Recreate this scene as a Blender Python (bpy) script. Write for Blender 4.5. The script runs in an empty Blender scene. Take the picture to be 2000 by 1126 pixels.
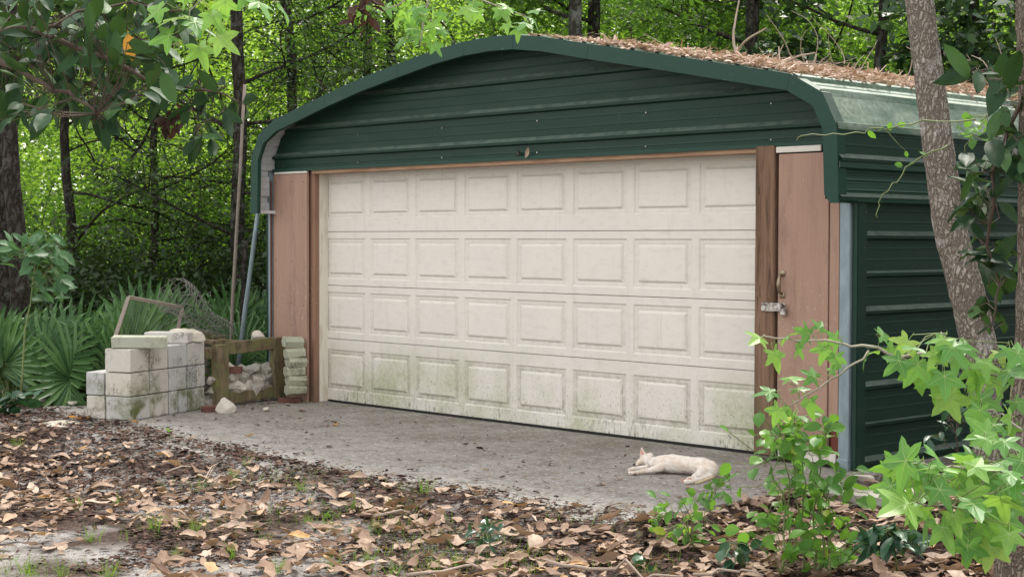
import bpy, math, random
import numpy as np
from mathutils import Vector, Matrix, Euler

random.seed(7); rng = np.random.default_rng(7)
S = bpy.context.scene
COL = S.collection

# ------------------------------------------------------------------ camera
CAM = np.array([12.8772, -9.60534, 1.60738])
FOC, YAW, PIT, ROL = 3118.28, -0.812522, -0.03007, 0.00267
cw, sw = math.cos(YAW), math.sin(YAW)
FW = np.array([sw*math.cos(PIT), cw*math.cos(PIT), math.sin(PIT)])
R0 = np.array([cw, -sw, 0.0]); U0 = np.cross(R0, FW)
RT = R0*math.cos(ROL)+U0*math.sin(ROL); UP = -R0*math.sin(ROL)+U0*math.cos(ROL)
cd = bpy.data.cameras.new('camera'); cam = bpy.data.objects.new('camera', cd); COL.objects.link(cam)
cd.sensor_width = 36; cd.lens = FOC/2000*36; cd.clip_end = 400; cd.clip_start = 0.1
m = Matrix((RT, UP, -FW)).transposed().to_4x4(); m.translation = Vector(CAM); cam.matrix_world = m
S.camera = cam

# ------------------------------------------------------------------ world, sun, exposure
W = bpy.data.worlds.new('World'); S.world = W; W.use_nodes = True
nt = W.node_tree; nt.nodes.clear()
SUN_EL, SUN_AZ = math.radians(52), math.radians(-24)      # azimuth measured from +Y towards +X
sk = nt.nodes.new('ShaderNodeTexSky'); sk.sky_type = 'NISHITA'; sk.sun_disc = False
sk.sun_elevation = SUN_EL; sk.sun_rotation = SUN_AZ
sk.air_density = 1.0; sk.dust_density = 3.0; sk.ozone_density = 1.0
hz = nt.nodes.new('ShaderNodeMix'); hz.data_type = 'RGBA'; hz.inputs[0].default_value = 0.72
hz.inputs[7].default_value = (10.2, 10.0, 9.6, 1)          # thin overcast veil in the sky's own units
bg = nt.nodes.new('ShaderNodeBackground'); bg.inputs[1].default_value = 0.115
ow = nt.nodes.new('ShaderNodeOutputWorld')
nt.links.new(sk.outputs[0], hz.inputs[6]); nt.links.new(hz.outputs[2], bg.inputs[0]); nt.links.new(bg.outputs[0], ow.inputs[0])
sd = bpy.data.lights.new('sun', 'SUN'); sd.energy = 2.6; sd.angle = math.radians(10); sd.color = (1, 0.95, 0.86)
sun = bpy.data.objects.new('sun', sd); COL.objects.link(sun)
sdir = Vector((math.sin(SUN_AZ)*math.cos(SUN_EL), math.cos(SUN_AZ)*math.cos(SUN_EL), math.sin(SUN_EL)))
sun.rotation_euler = sdir.to_track_quat('Z', 'Y').to_euler()
S.view_settings.view_transform = 'Standard'; S.view_settings.look = 'None'
S.view_settings.exposure = 0.92; S.view_settings.gamma = 1; S.view_settings.use_curve_mapping = False

# ------------------------------------------------------------------ helpers
def at(px, py, D):
    return CAM + D*(FW + RT*(px-1000)/FOC + UP*(563-py)/FOC)
def onz(px, py, z=0.0):
    d = FW + RT*(px-1000)/FOC + UP*(563-py)/FOC
    return CAM + d*(z-CAM[2])/d[2]
def ony(px, py, y):
    d = FW + RT*(px-1000)/FOC + UP*(563-py)/FOC
    return CAM + d*(y-CAM[1])/d[1]
def V(a): return Vector((float(a[0]), float(a[1]), float(a[2])))

def tag(o, label=None, cat=None, group=None, kind=None):
    if label: o['label'] = label
    if cat: o['category'] = cat
    if group: o['group'] = group
    if kind: o['kind'] = kind
    return o
def thing(name, label, cat, loc=(0, 0, 0), group=None):
    o = bpy.data.objects.new(name, None); COL.objects.link(o); o.empty_display_size = 0.1
    o.location = V(loc); return tag(o, label, cat, group)
def wloc(o):
    v = Vector((0, 0, 0))
    while o is not None: v += o.location; o = o.parent
    return v

class MB:
    def __init__(s): s.v = []; s.f = []; s.mi = []
    def add(s, vs, fs, mi=0):
        b = len(s.v); s.v += [tuple(map(float, p)) for p in vs]
        s.f += [tuple(i+b for i in f) for f in fs]; s.mi += [mi]*len(fs); return s
    def box(s, c, d, M=None, mi=0, bev=0.0):
        hx, hy, hz_ = d[0]/2, d[1]/2, d[2]/2; c = Vector(c)
        if bev <= 0:
            P = [Vector((x*hx, y*hy, z*hz_)) for z in (-1, 1) for x, y in ((-1, -1), (1, -1), (1, 1), (-1, 1))]
            F = [(3, 2, 1, 0), (4, 5, 6, 7), (0, 1, 5, 4), (1, 2, 6, 5), (2, 3, 7, 6), (3, 0, 4, 7)]
        else:
            b = bev
            def ring(z, i): return [Vector((x, y, z)) for x, y in ((-hx+i+b, -hy+i), (hx-i-b, -hy+i), (hx-i, -hy+i+b), (hx-i, hy-i-b), (hx-i-b, hy-i), (-hx+i+b, hy-i), (-hx+i, hy-i-b), (-hx+i, -hy+i+b))]
            P = ring(-hz_, b)+ring(-hz_+b, 0)+ring(hz_-b, 0)+ring(hz_, b)
            F = [tuple(range(7, -1, -1)), tuple(range(24, 32))]
            for k in range(3):
                for i in range(8):
                    j = (i+1) % 8; F.append((k*8+i, k*8+j, k*8+8+j, k*8+8+i))
        if M is not None: P = [M @ p for p in P]
        return s.add([p+c for p in P], F, mi)
    def beam(s, p0, p1, w, h, up=(0, 0, 1), bev=0.0, mi=0):
        p0, p1 = V(p0), V(p1); d = p1-p0; L = d.length; d.normalize()
        upv = Vector(up); sx = d.cross(upv)
        if sx.length < 1e-4: sx = d.cross(Vector((1, 0, 0)))
        sx.normalize(); u = sx.cross(d).normalized()
        return s.box((p0+p1)/2, (w, L, h), Matrix((sx, d, u)).transposed(), mi, bev)
    def tube(s, pts, rad, n=8, mi=0, cap=True, jit=0.0):
        pts = [V(p) for p in pts]; N = len(pts)
        if not hasattr(rad, '__len__'): rad = [rad]*N
        b = len(s.v); side = None
        for i, p in enumerate(pts):
            d = (pts[min(i+1, N-1)]-pts[max(i-1, 0)]).normalized()
            if side is None:
                side = d.cross(Vector((0.3, 0.8, 0.1)));
                if side.length < .1: side = d.cross(Vector((1, 0, 0)))
            side = (side-d*side.dot(d)).normalized(); o = d.cross(side)
            for k in range(n):
                a = 2*math.pi*k/n; r = rad[i]*(1+jit*(random.random()-.5))
                s.v.append(tuple(p+side*math.cos(a)*r+o*math.sin(a)*r))
        for i in range(N-1):
            for k in range(n):
                k2 = (k+1) % n; s.f.append((b+i*n+k, b+i*n+k2, b+(i+1)*n+k2, b+(i+1)*n+k)); s.mi.append(mi)
        if cap:
            s.f.append(tuple(b+k for k in range(n-1, -1, -1))); s.f.append(tuple(b+(N-1)*n+k for k in range(n))); s.mi += [mi, mi]
        return s
    def build(s, name, mat, parent=None, smooth=False, me_only=False):
        me = bpy.data.meshes.new(name)
        off = wloc(parent) if parent is not None else Vector((0, 0, 0))
        me.from_pydata([(x-off.x, y-off.y, z-off.z) for x, y, z in s.v], [], s.f)
        for mt in (mat if isinstance(mat, (list, tuple)) else [mat]): me.materials.append(mt)
        if any(s.mi): me.polygons.foreach_set('material_index', s.mi)
        if smooth: me.polygons.foreach_set('use_smooth', [True]*len(s.f))
        me.update()
        if me_only: return me
        o = bpy.data.objects.new(name, me); COL.objects.link(o)
        if parent is not None: o.parent = parent
        return o

def bulk(name, verts, faces, mat, parent=None, smooth=True, mats=None, fmi=None):
    """verts (N,3), faces (M,k) arrays -> one mesh object, fast"""
    me = bpy.data.meshes.new(name); off = wloc(parent) if parent is not None else Vector((0, 0, 0))
    verts = np.asarray(verts, np.float32)-np.array(off, np.float32); faces = np.asarray(faces, np.int32)
    M, k = faces.shape
    me.vertices.add(len(verts)); me.vertices.foreach_set('co', verts.ravel())
    me.loops.add(M*k); me.loops.foreach_set('vertex_index', faces.ravel())
    me.polygons.add(M); me.polygons.foreach_set('loop_start', np.arange(0, M*k, k, dtype=np.int32))
    me.polygons.foreach_set('loop_total', np.full(M, k, np.int32))
    if smooth: me.polygons.foreach_set('use_smooth', np.ones(M, bool))
    me.materials.append(mat); me.update(calc_edges=True); me.validate()
    o = bpy.data.objects.new(name, me); COL.objects.link(o)
    if parent is not None: o.parent = parent
    return o

def frames(nrm, tip):
    """(N,3) normals and tip directions -> (N,3,3) columns x,y(tip),z(normal)"""
    tip = tip/np.linalg.norm(tip, axis=1, keepdims=True)
    x = np.cross(tip, nrm); x /= np.linalg.norm(x, axis=1, keepdims=True)+1e-9
    z = np.cross(x, tip)
    return np.stack([x, tip, z], axis=2)
def rand_frames(n, updown=0.5, tipz=-0.2):
    nr = rng.normal(size=(n, 3)); nr /= np.linalg.norm(nr, axis=1, keepdims=True); nr[:, 2] = np.abs(nr[:, 2])+updown
    tp = rng.normal(size=(n, 3)); tp[:, 2] = tp[:, 2]*0.5+tipz
    return frames(nr, tp)
def stamp(tv, tf, pos, fr, size):
    tv = np.asarray(tv, float); tf = np.asarray(tf)
    n = len(pos); P = np.einsum('nij,vj->nvi', fr, tv)*np.asarray(size).reshape(-1, 1, 1)+pos[:, None, :]
    F = tf[None]+(np.arange(n)*len(tv))[:, None, None]
    return P.reshape(-1, 3), F.reshape(-1, tf.shape[1])
LEAF2 = ([(0, 0, 0), (.27, .45, .07), (0, 1, -.04), (-.27, .45, .07)], [(0, 1, 2, 3)])
LEAF4 = ([(0, 0, 0), (.2, .3, .06), (.19, .68, .05), (0, 1, -.1), (-.19, .68, .05), (-.2, .3, .06)], [(0, 1, 2, 3), (0, 3, 4, 5)])
MUL = ([(-.2, 0, 0), (.18, .05, .1), (.24, .9, .05), (-.1, 1, 0)], [(0, 1, 2, 3)])
SLIV = ([(-.04, 0, 0), (.04, 0, 0), (.03, 1, .05), (-.03, 1, .05)], [(0, 1, 2, 3)])

def vnoise(x, y, s, seed=0):
    """cheap smooth value noise, numpy"""
    x = np.asarray(x)/s; y = np.asarray(y)/s; xi = np.floor(x); yi = np.floor(y); fx = x-xi; fy = y-yi
    fx = fx*fx*(3-2*fx); fy = fy*fy*(3-2*fy)
    def h(a, b): t = np.sin(a*127.1+b*311.7+seed*74.7)*43758.5453; return t-np.floor(t)
    return (h(xi, yi)*(1-fx)+h(xi+1, yi)*fx)*(1-fy)+(h(xi, yi+1)*(1-fx)+h(xi+1, yi+1)*fx)*fy

# ------------------------------------------------------------------ materials
def lin(r, g, b):
    f = lambda c: (c/255/12.92) if c/255 <= 0.04045 else ((c/255+0.055)/1.055)**2.4
    return (f(r), f(g), f(b), 1)
class Mat:
    def __init__(s, name):
        s.m = bpy.data.materials.new(name); s.m.use_nodes = True; s.t = s.m.node_tree
        s.b = s.t.nodes['Principled BSDF']; s.out = s.t.nodes['Material Output']; s.tc = s.t.nodes.new('ShaderNodeTexCoord')
        s.geo = s.t.nodes.new('ShaderNodeNewGeometry')
    def n(s, t, **k):
        x = s.t.nodes.new(t)
        for a, b in k.items(): setattr(x, a, b)
        return x
    def l(s, a, b): s.t.links.new(a, b)
    def pos(s, scale=(1, 1, 1)):
        mp = s.n('ShaderNodeMapping'); mp.inputs['Scale'].default_value = scale; s.l(s.geo.outputs['Position'], mp.inputs[0]); return mp.outputs[0]
    def obj(s, scale=(1, 1, 1)):
        mp = s.n('ShaderNodeMapping'); mp.inputs['Scale'].default_value = scale; s.l(s.tc.outputs['Object'], mp.inputs[0]); return mp.outputs[0]
    def noise(s, sc=5, det=4, vec=None, rough=.6, dist=0):
        x = s.n('ShaderNodeTexNoise'); x.inputs['Scale'].default_value = sc; x.inputs['Detail'].default_value = det
        x.inputs['Roughness'].default_value = rough; x.inputs['Distortion'].default_value = dist
        s.l(vec or s.geo.outputs['Position'], x.inputs['Vector']); return x.outputs[0]
    def ramp(s, fac, stops, interp='LINEAR'):
        r = s.n('ShaderNodeValToRGB'); r.color_ramp.interpolation = interp; e = r.color_ramp.elements
        while len(e) < len(stops): e.new(0.5)
        for i, (p, c) in enumerate(stops): e[i].position = p; e[i].color = c if len(c) == 4 else (*c, 1)
        s.l(fac, r.inputs[0]); return r.outputs[0]
    def mask(s, fac, a, b): return s.ramp(fac, [(a, (0, 0, 0, 1)), (b, (1, 1, 1, 1))])
    def mix(s, fac, a, b, mode='MIX'):
        x = s.n('ShaderNodeMix', data_type='RGBA', blend_type=mode)
        for sock, v in ((0, fac), (6, a), (7, b)):
            if hasattr(v, 'links'): s.l(v, x.inputs[sock])
            else: x.inputs[sock].default_value = v
        return x.outputs[2]
    def math(s, op, a, b=0.0, clamp=False):
        x = s.n('ShaderNodeMath', operation=op, use_clamp=clamp)
        for i, v in enumerate((a, b)):
            if hasattr(v, 'links'): s.l(v, x.inputs[i])
            else: x.inputs[i].default_value = v
        return x.outputs[0]
    def sep(s, which='Position'):
        x = s.n('ShaderNodeSeparateXYZ'); s.l(s.geo.outputs['Position'], x.inputs[0]); return x.outputs
    def mr(s, v, a, b, c=0, d=1):
        x = s.n('ShaderNodeMapRange'); s.l(v, x.inputs[0])
        for i, q in enumerate((a, b, c, d)): x.inputs[i+1].default_value = q
        return x.outputs[0]
    def col(s, c):
        if hasattr(c, 'links'): s.l(c, s.b.inputs['Base Color'])
        else: s.b.inputs['Base Color'].default_value = c
        return s
    def rough(s, r, spec=.5, metal=0):
        if hasattr(r, 'links'): s.l(r, s.b.inputs['Roughness'])
        else: s.b.inputs['Roughness'].default_value = r
        s.b.inputs['Specular IOR Level'].default_value = spec; s.b.inputs['Metallic'].default_value = metal; return s
    def bump(s, h, st=.3, d=.01):
        x = s.n('ShaderNodeBump'); x.inputs['Strength'].default_value = st; x.inputs['Distance'].default_value = d
        s.l(h, x.inputs['Height']); s.l(x.outputs[0], s.b.inputs['Normal']); return s

def leaf_mat(name, stops, trans=.35, rough=.5, spec=.3, tcol=None, island=True, blotch=0.0, bcol=(.10, .065, .045, 1), bsc=45):
    m = Mat(name)
    if island: f = m.geo.outputs['Random Per Island']
    else: f = m.n('ShaderNodeObjectInfo').outputs['Random']
    c = m.ramp(f, stops)
    if blotch: c = m.mix(m.math('MULTIPLY', m.mask(m.noise(bsc, 4, None, .7), .38, .72), blotch), c, bcol)
    m.col(c).rough(rough, spec)
    if trans > 0:
        tr = m.n('ShaderNodeBsdfTranslucent'); mx = m.n('ShaderNodeMixShader'); mx.inputs[0].default_value = trans
        tc = m.mix(.65, c, tcol or (0.3, .45, .03, 1), 'MIX'); m.l(tc, tr.inputs[0])
        m.l(m.b.outputs[0], mx.inputs[1]); m.l(tr.outputs[0], mx.inputs[2]); m.l(mx.outputs[0], m.out.inputs[0])
    return m.m

M = {}
# painted corrugated steel
def green_metal(name, base, dusty=.25, grime=.3):
    m = Mat(name)
    n = m.noise(3, 5, m.pos((.6, .6, 3))); n2 = m.noise(55, 3)
    c = m.mix(m.math('MULTIPLY', m.mask(n, .35, .75), dusty), base, (.10, .14, .115, 1))
    c = m.mix(m.math('MULTIPLY', m.mask(n2, .5, .8), grime), c, (base[0]*.4, base[1]*.42, base[2]*.4, 1))
    nz = m.n('ShaderNodeSeparateXYZ'); m.l(m.geo.outputs['True Normal'], nz.inputs[0]); c = m.mix(m.math('MULTIPLY', m.mr(nz.outputs[2], .25, .6), m.mr(m.noise(12, 3), .3, .6, .35, .85)), c, (.11, .15, .125, 1))  # up-facing slopes coloured paler: rib highlight painted in, along with settled dust
    sp = m.noise(38, 1, m.pos((1, 1, 1.5))); c = m.mix(m.math('MULTIPLY', m.mask(sp, .76, .79), .25), c, (.4, .42, .36, 1))
    m.col(c).rough(m.mr(n, .3, .7, .42, .62), .3); m.bump(m.noise(8, 2), .05, .01); return m.m
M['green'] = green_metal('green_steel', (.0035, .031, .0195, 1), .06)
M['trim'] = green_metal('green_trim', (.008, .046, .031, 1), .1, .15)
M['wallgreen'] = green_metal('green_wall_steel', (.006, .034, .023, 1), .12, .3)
# weathered roof
m = Mat('weathered_roof')
n = m.noise(5, 6, m.pos((1, .35, 1)), .65); n2 = m.noise(28, 5)
c = m.mix(m.mask(n, .35, .62), (.05, .12, .08, 1), (.26, .33, .26, 1))
c = m.mix(m.math('MULTIPLY', m.mask(n2, .45, .65), .55), c, (.06, .09, .05, 1))
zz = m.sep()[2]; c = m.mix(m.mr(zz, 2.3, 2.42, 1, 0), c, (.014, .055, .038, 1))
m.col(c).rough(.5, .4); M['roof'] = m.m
m = Mat('white_underside'); c = m.mix(m.mask(m.noise(6, 4), .4, .8), (.62, .63, .65, 1), (.42, .42, .40, 1)); m.col(c).rough(.5); M['under'] = m.m
# garage door paint with mould towards the bottom
m = Mat('door_paint')
P = m.sep(); z = P[2]
base = m.mix(m.mask(m.noise(1.2, 3), .3, .7), (.74, .705, .64, 1), (.69, .66, .60, 1))
low = m.mr(z, .05, .75, 1, 0)
alg = m.math('MULTIPLY', m.mask(m.noise(1.6, 5, m.pos((1, 1, .8))), .42, .62), m.mr(z, .25, .72, 1, 0))
alg2 = m.math('MULTIPLY', alg, m.mr(m.noise(22, 3), .3, .6, .35, .85))
c = m.mix(alg2, base, (.40, .425, .25, 1))
st = m.math('MULTIPLY', m.mask(m.noise(34, 4, m.pos((1, 1, .35)), .7), .5, .62), m.math('MULTIPLY', m.mr(z, .02, .24, 1, 0), m.mask(m.noise(2.2, 2), .38, .6)))
c = m.mix(m.math('MULTIPLY', st, .85), c, (.10, .105, .075, 1))
sp2 = m.math('MULTIPLY', m.mask(m.noise(70, 2, m.pos((1, 1, .6))), .60, .68), m.mr(z, .2, .7, .7, 0)); c = m.mix(sp2, c, (.14, .14, .085, 1))
dr = m.math('MULTIPLY', m.mask(m.noise(9, 4, m.pos((1, 1, 2.5))), .5, .8), .3); c = m.mix(dr, c, (.40, .39, .33, 1))
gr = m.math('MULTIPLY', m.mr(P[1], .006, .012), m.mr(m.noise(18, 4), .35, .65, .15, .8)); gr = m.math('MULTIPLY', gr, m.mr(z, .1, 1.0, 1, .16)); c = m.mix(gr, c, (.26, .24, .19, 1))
run = m.math('MULTIPLY', m.mask(m.noise(13, 4, m.pos((1, 1, .06)), .7), .56, .72), .28); c = m.mix(run, c, (.44, .42, .36, 1))
m.col(c).rough(.42, .4); M['door'] = m.m
m = Mat('door_joint_dirt'); m.col((.10, .09, .075, 1)).rough(.8); M['dirt'] = m.m
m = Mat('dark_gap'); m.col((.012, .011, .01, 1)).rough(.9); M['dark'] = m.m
# brown painted board
def board(name, a, b, stain=.5, zs=.6):
    m = Mat(name)
    n = m.noise(16, 5, m.pos((1.0, 1.0, .07))); n2 = m.noise(7, 5, m.pos((1, 1, .25)), .7); n3 = m.noise(120, 2, m.pos((1, 1, .3)))
    c = m.mix(n, a, b); c = m.mix(m.math('MULTIPLY', m.mask(n2, .52, .75), stain), c, (a[0]*.42, a[1]*.42, a[2]*.45, 1))
    c = m.mix(m.math('MULTIPLY', m.mask(n3, .66, .74), .5), c, (.55, .42, .34, 1))
    run = m.math('MULTIPLY', m.mask(m.noise(20, 4, m.pos((1, 1, .05)), .7), .5, .66), .22); c = m.mix(run, c, (a[0]*.55, a[1]*.55, a[2]*.55, 1))
    z = m.sep()[2]; sc = m.math('MULTIPLY', m.mask(m.noise(60, 4, m.pos((1, 1, .35)), .75), .60, .66), m.math('MULTIPLY', m.mr(z, .5, .9), m.mr(z, 1.5, 1.1)))
    c = m.mix(m.math('MULTIPLY', sc, .8), c, (.58, .48, .42, 1)); c = m.mix(m.math('MULTIPLY', m.mr(z, .02, .35, .7, 0), m.mask(n2, .35, .6)), c, (.12, .09, .06, 1))
    m.col(c).rough(.72, .25).bump(m.math('ADD', n3, m.math('MULTIPLY', n, .5)), .35, .004); return m.m
M['board'] = board('brown_painted_board', (.34, .21, .155, 1), (.41, .265, .205, 1), .6)
M['board2'] = board('red_brown_board', (.25, .135, .09, 1), (.33, .19, .135, 1), .4)
m = Mat('brown_post'); g = m.noise(9, 6, m.pos((3, 3, .22)), .65, .4); k = m.noise(30, 3, m.pos((1, 1, .12)))
c = m.ramp(g, [(.3, (.075, .042, .026, 1)), (.5, (.18, .105, .066, 1)), (.7, (.26, .16, .105, 1))]); c = m.mix(m.math('MULTIPLY', m.mask(k, .62, .7), .7), c, (.03, .015, .01, 1))
zz = m.sep()[2]; c = m.mix(m.math('MULTIPLY', m.mr(zz, .1, .7, .6, 0), m.mask(m.noise(6, 3), .35, .6)), c, (.10, .11, .045, 1))
m.col(c).rough(.75, .3).bump(g, .4, .006); M['post'] = m.m
m = Mat('header_wood'); c = m.mix(m.mask(m.noise(12, 4, m.pos((.3, 1, 3))), .4, .65), (.40, .25, .15, 1), (.27, .15, .09, 1)); m.col(c).rough(.7); M['header'] = m.m
m = Mat('white_strip'); c = m.mix(m.mask(m.noise(10, 4), .5, .75), (.66, .62, .55, 1), (.35, .29, .22, 1)); m.col(c).rough(.6); M['strip'] = m.m
m = Mat('jamb_cream'); c = m.mix(m.mask(m.noise(11, 5, m.pos((2, 2, .3))), .5, .8), (.74, .69, .60, 1), (.44, .36, .26, 1)); m.col(c).rough(.6); M['jamb'] = m.m
m = Mat('galvanised_steel'); c = m.mix(m.mask(m.noise(14, 4, m.pos((1, 1, .4))), .35, .7), (.27, .34, .37, 1), (.19, .25, .27, 1)); m.col(c).rough(.5, .5, .25); M['galv'] = m.m
m = Mat('tarnished_metal'); c = m.mix(m.mask(m.noise(40, 3), .4, .6), (.55, .54, .5, 1), (.2, .18, .16, 1)); m.col(c).rough(.35, .5, .9); M['metal'] = m.m
m = Mat('dark_iron'); m.col((.04, .035, .03, 1)).rough(.5, .5, .6); M['iron'] = m.m
m = Mat('brass_handle'); m.col((.30, .24, .16, 1)).rough(.35, .5, .8); M['brass'] = m.m
m = Mat('rust'); c = m.mix(m.noise(40, 4), (.20, .05, .03, 1), (.09, .03, .02, 1)); m.col(c).rough(.85); M['rust'] = m.m
# masonry
def masonry(name, a, b, moss=.5, dark=.4):
    m = Mat(name); oi = m.n('ShaderNodeObjectInfo').outputs['Random']
    c = m.mix(oi, a, b); zz = m.sep()[2]
    n = m.noise(4.5, 6, None, .7); n2 = m.noise(45, 4); n3 = m.noise(3, 3)
    c = m.mix(m.math('MULTIPLY', m.mask(n2, .35, .7), .25), c, (a[0]*.6, a[1]*.6, a[2]*.58, 1))
    c = m.mix(m.math('MULTIPLY', m.math('MULTIPLY', m.mask(n, .49, .60), m.mask(n2, .38, .60)), dark), c, (.135, .12, .085, 1))
    ms = m.math('MULTIPLY', m.math('MULTIPLY', m.mask(n3, .42, .52), m.mask(n, .36, .56)), m.mr(zz, .08, .42, moss, 0)); c = m.mix(ms, c, (.12, .135, .05, 1))
    m.col(c).rough(.9, .2).bump(n2, .3, .006); return m.m
M['block'] = masonry('pale_concrete_block', (.60, .56, .49, 1), (.46, .475, .50, 1), 1.0, .75)
M['capblock'] = masonry('mossy_pale_block', (.45, .47, .36, 1), (.42, .43, .35, 1), .2, .4)
M['rock'] = masonry('pale_rubble', (.62, .56, .49, 1), (.36, .35, .31, 1), .3, .85)
M['white_rock'] = masonry('white_rock', (.62, .57, .50, 1), (.55, .5, .42, 1), .1, .5)
M['edging'] = masonry('edging_concrete', (.47, .47, .36, 1), (.40, .41, .32, 1), .1, .7)
m = Mat('red_brick'); c = m.mix(m.noise(25, 5), (.20, .08, .058, 1), (.10, .05, .04, 1)); m.col(c).rough(.9); M['brick'] = m.m
m = Mat('mossy_timber'); g = m.noise(10, 5, m.pos((2, 2, .6)), .6); n = m.noise(7, 4)
c = m.ramp(g, [(.3, (.07, .055, .035, 1)), (.7, (.26, .20, .13, 1))]); c = m.mix(m.mask(n, .42, .64), c, (.175, .175, .075, 1)); m.col(c).rough(.95, .15).bump(g, .6, .008); M['mossy'] = m.m
m = Mat('weathered_timber'); g = m.noise(30, 5, m.obj((1, 1, 1)), .6); c = m.mix(g, (.16, .125, .10, 1), (.34, .29, .25, 1)); m.col(c).rough(.9); M['oldwood'] = m.m
m = Mat('old_wire'); m.col((.17, .165, .15, 1)).rough(.6, .5, .4); M['wire'] = m.m
# concrete slab
m = Mat('stained_concrete'); P = m.sep()
n = m.noise(1.1, 5, None, .6); n2 = m.noise(40, 4, m.pos((1, 1, 1))); n3 = m.noise(9, 5, None, .7); n4 = m.noise(22, 3, m.pos((1.0, 1.0, 1)), .7)
c = m.mix(m.mask(n, .3, .7), (.20, .175, .148, 1), (.35, .33, .305, 1))
c = m.mix(m.mr(P[1], -1.2, -3, 0, .55), c, (.42, .415, .40, 1))  # paler toward the front edge: fading of the garage shadow put into the colour
c = m.mix(m.math('MULTIPLY', m.mask(m.noise(2.3, 6, None, .72, .5), .46, .62), .5), c, (.15, .135, .115, 1))
c = m.mix(m.math('MULTIPLY', m.mask(n3, .5, .75), .55), c, (.12, .10, .08, 1))
c = m.mix(m.math('MULTIPLY', m.mask(n4, .57, .63), .55), c, (.60, .58, .54, 1))
c = m.mix(m.math('MULTIPLY', m.mask(n2, .54, .66), .65), c, (.09, .075, .06, 1))
c = m.mix(m.math('MULTIPLY', m.mask(m.noise(2.5, 3), .52, .7), m.mr(P[1], -1.6, -.2, 0, .45)), c, (.15, .16, .09, 1))
m.col(c).rough(.9, .2).bump(n2, .5, .006); M['slab'] = m.m
# forest floor
m = Mat('forest_floor'); P = m.sep(); n = m.noise(.9, 5); n2 = m.noise(35, 5, None, .7); n3 = m.noise(120, 3)
mul = m.ramp(n2, [(.3, (.022, .015, .012, 1)), (.55, (.075, .052, .042, 1)), (.75, (.16, .115, .09, 1))])
snd = m.ramp(n3, [(.35, (.16, .148, .14, 1)), (.55, (.38, .36, .345, 1)), (.7, (.54, .52, .50, 1))])
dx = m.math('ADD', m.math('MULTIPLY', P[0], -.69), m.math('MULTIPLY', P[1], -.727))     # grows towards the left foreground
sm = m.math('MULTIPLY', m.mask(n, .42, .56), m.mr(dx, -3.2, .2, 0, 1)); c = m.mix(sm, mul, snd)
m.col(c).rough(.95, .15).bump(n2, .8, .02); M['ground'] = m.m
# bark
def bark(name, a, b, lich, scale=26, amt=.6, bump=.9, lm=.55):
    m = Mat(name)
    v = m.n('ShaderNodeTexVoronoi', feature='DISTANCE_TO_EDGE'); v.inputs['Scale'].default_value = scale
    w = m.noise(9, 3); mv = m.mix(.12, m.pos((1, 1, .30)), w, 'ADD'); m.l(mv, v.inputs['Vector'])
    e = m.mask(m.math('ADD', v.outputs['Distance'], m.math('MULTIPLY', m.math('SUBTRACT', m.noise(70, 3, m.pos((1, 1, .4))), .5), .35)), .0, .26); n = m.noise(50, 4)
    c = m.mix(e, a, b); c = m.mix(m.math('MULTIPLY', n, .5), c, (a[0], a[1], a[2], 1))
    l = m.mask(m.noise(5, 5, None, .7), lm, lm+.1); c = m.mix(m.math('MULTIPLY', l, amt), c, lich)
    m.col(c).rough(.95, .15).bump(m.math('ADD', e, m.math('MULTIPLY', n, .4)), bump, .012); return m.m
M['bark'] = bark('furrowed_grey_bark', (.15, .125, .10, 1), (.42, .375, .32, 1), (.62, .58, .54, 1), 48, .75, .9, .56)
M['bark2'] = bark('brown_bark', (.11, .085, .065, 1), (.29, .24, .19, 1), (.36, .34, .30, 1), 50, .3)
M['barkdark'] = bark('dark_forest_bark', (.018, .015, .012, 1), (.075, .065, .055, 1), (.16, .165, .145, 1), 16, .6)
M['barkgrey'] = bark('mottled_grey_bark', (.045, .04, .035, 1), (.13, .115, .10, 1), (.26, .26, .25, 1), 14, .7, .6, .5)
m = Mat('twig'); m.col(m.mix(m.noise(20, 3), (.05, .035, .025, 1), (.14, .10, .075, 1))).rough(.9); M['twig'] = m.m
m = Mat('pale_stick'); m.col(m.mix(m.noise(18, 4), (.24, .17, .12, 1), (.46, .38, .32, 1))).rough(.9); M['stick'] = m.m
m = Mat('green_stem'); m.col((.16, .20, .07, 1)).rough(.6); M['stem'] = m.m
m = Mat('pale_branch'); m.col(m.mix(m.noise(30, 3), (.22, .20, .14, 1), (.4, .37, .30, 1))).rough(.7); M['branch'] = m.m
# foliage
g = lambda r, gg, b: (r, gg, b, 1)
M['far'] = leaf_mat('sunlit_far_leaves', [(0, g(.07, .18, .03)), (.4, g(.20, .38, .04)), (.75, g(.42, .58, .09)), (1, g(.62, .70, .26))], .64, .5, .3, g(.62, .88, .10))  # sunlit brightness is put into these light leaf colours
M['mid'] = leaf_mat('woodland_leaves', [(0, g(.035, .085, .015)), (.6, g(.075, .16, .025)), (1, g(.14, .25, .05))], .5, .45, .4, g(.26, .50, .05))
M['oak'] = leaf_mat('dark_oak_leaves', [(0, g(.016, .036, .012)), (1, g(.045, .085, .028))], .22, .45, .4, g(.12, .2, .03))  # shade of the nearer trees is put into this darker leaf colour
M['magn'] = leaf_mat('glossy_magnolia_leaf', [(0, g(.012, .036, .015)), (.7, g(.028, .07, .028)), (1, g(.055, .12, .035))], .15, .52, .14, g(.1, .2, .03), False)
M['magnstuff'] = leaf_mat('glossy_evergreen_leaves', [(0, g(.018, .05, .02)), (.7, g(.035, .085, .03)), (1, g(.07, .14, .045))], .15, .4, .4, g(.12, .22, .03))
M['palm'] = leaf_mat('palmetto_leaf', [(0, g(.035, .10, .035)), (1, g(.16, .30, .10))], .2, .4, .5, g(.1, .22, .04))
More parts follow.
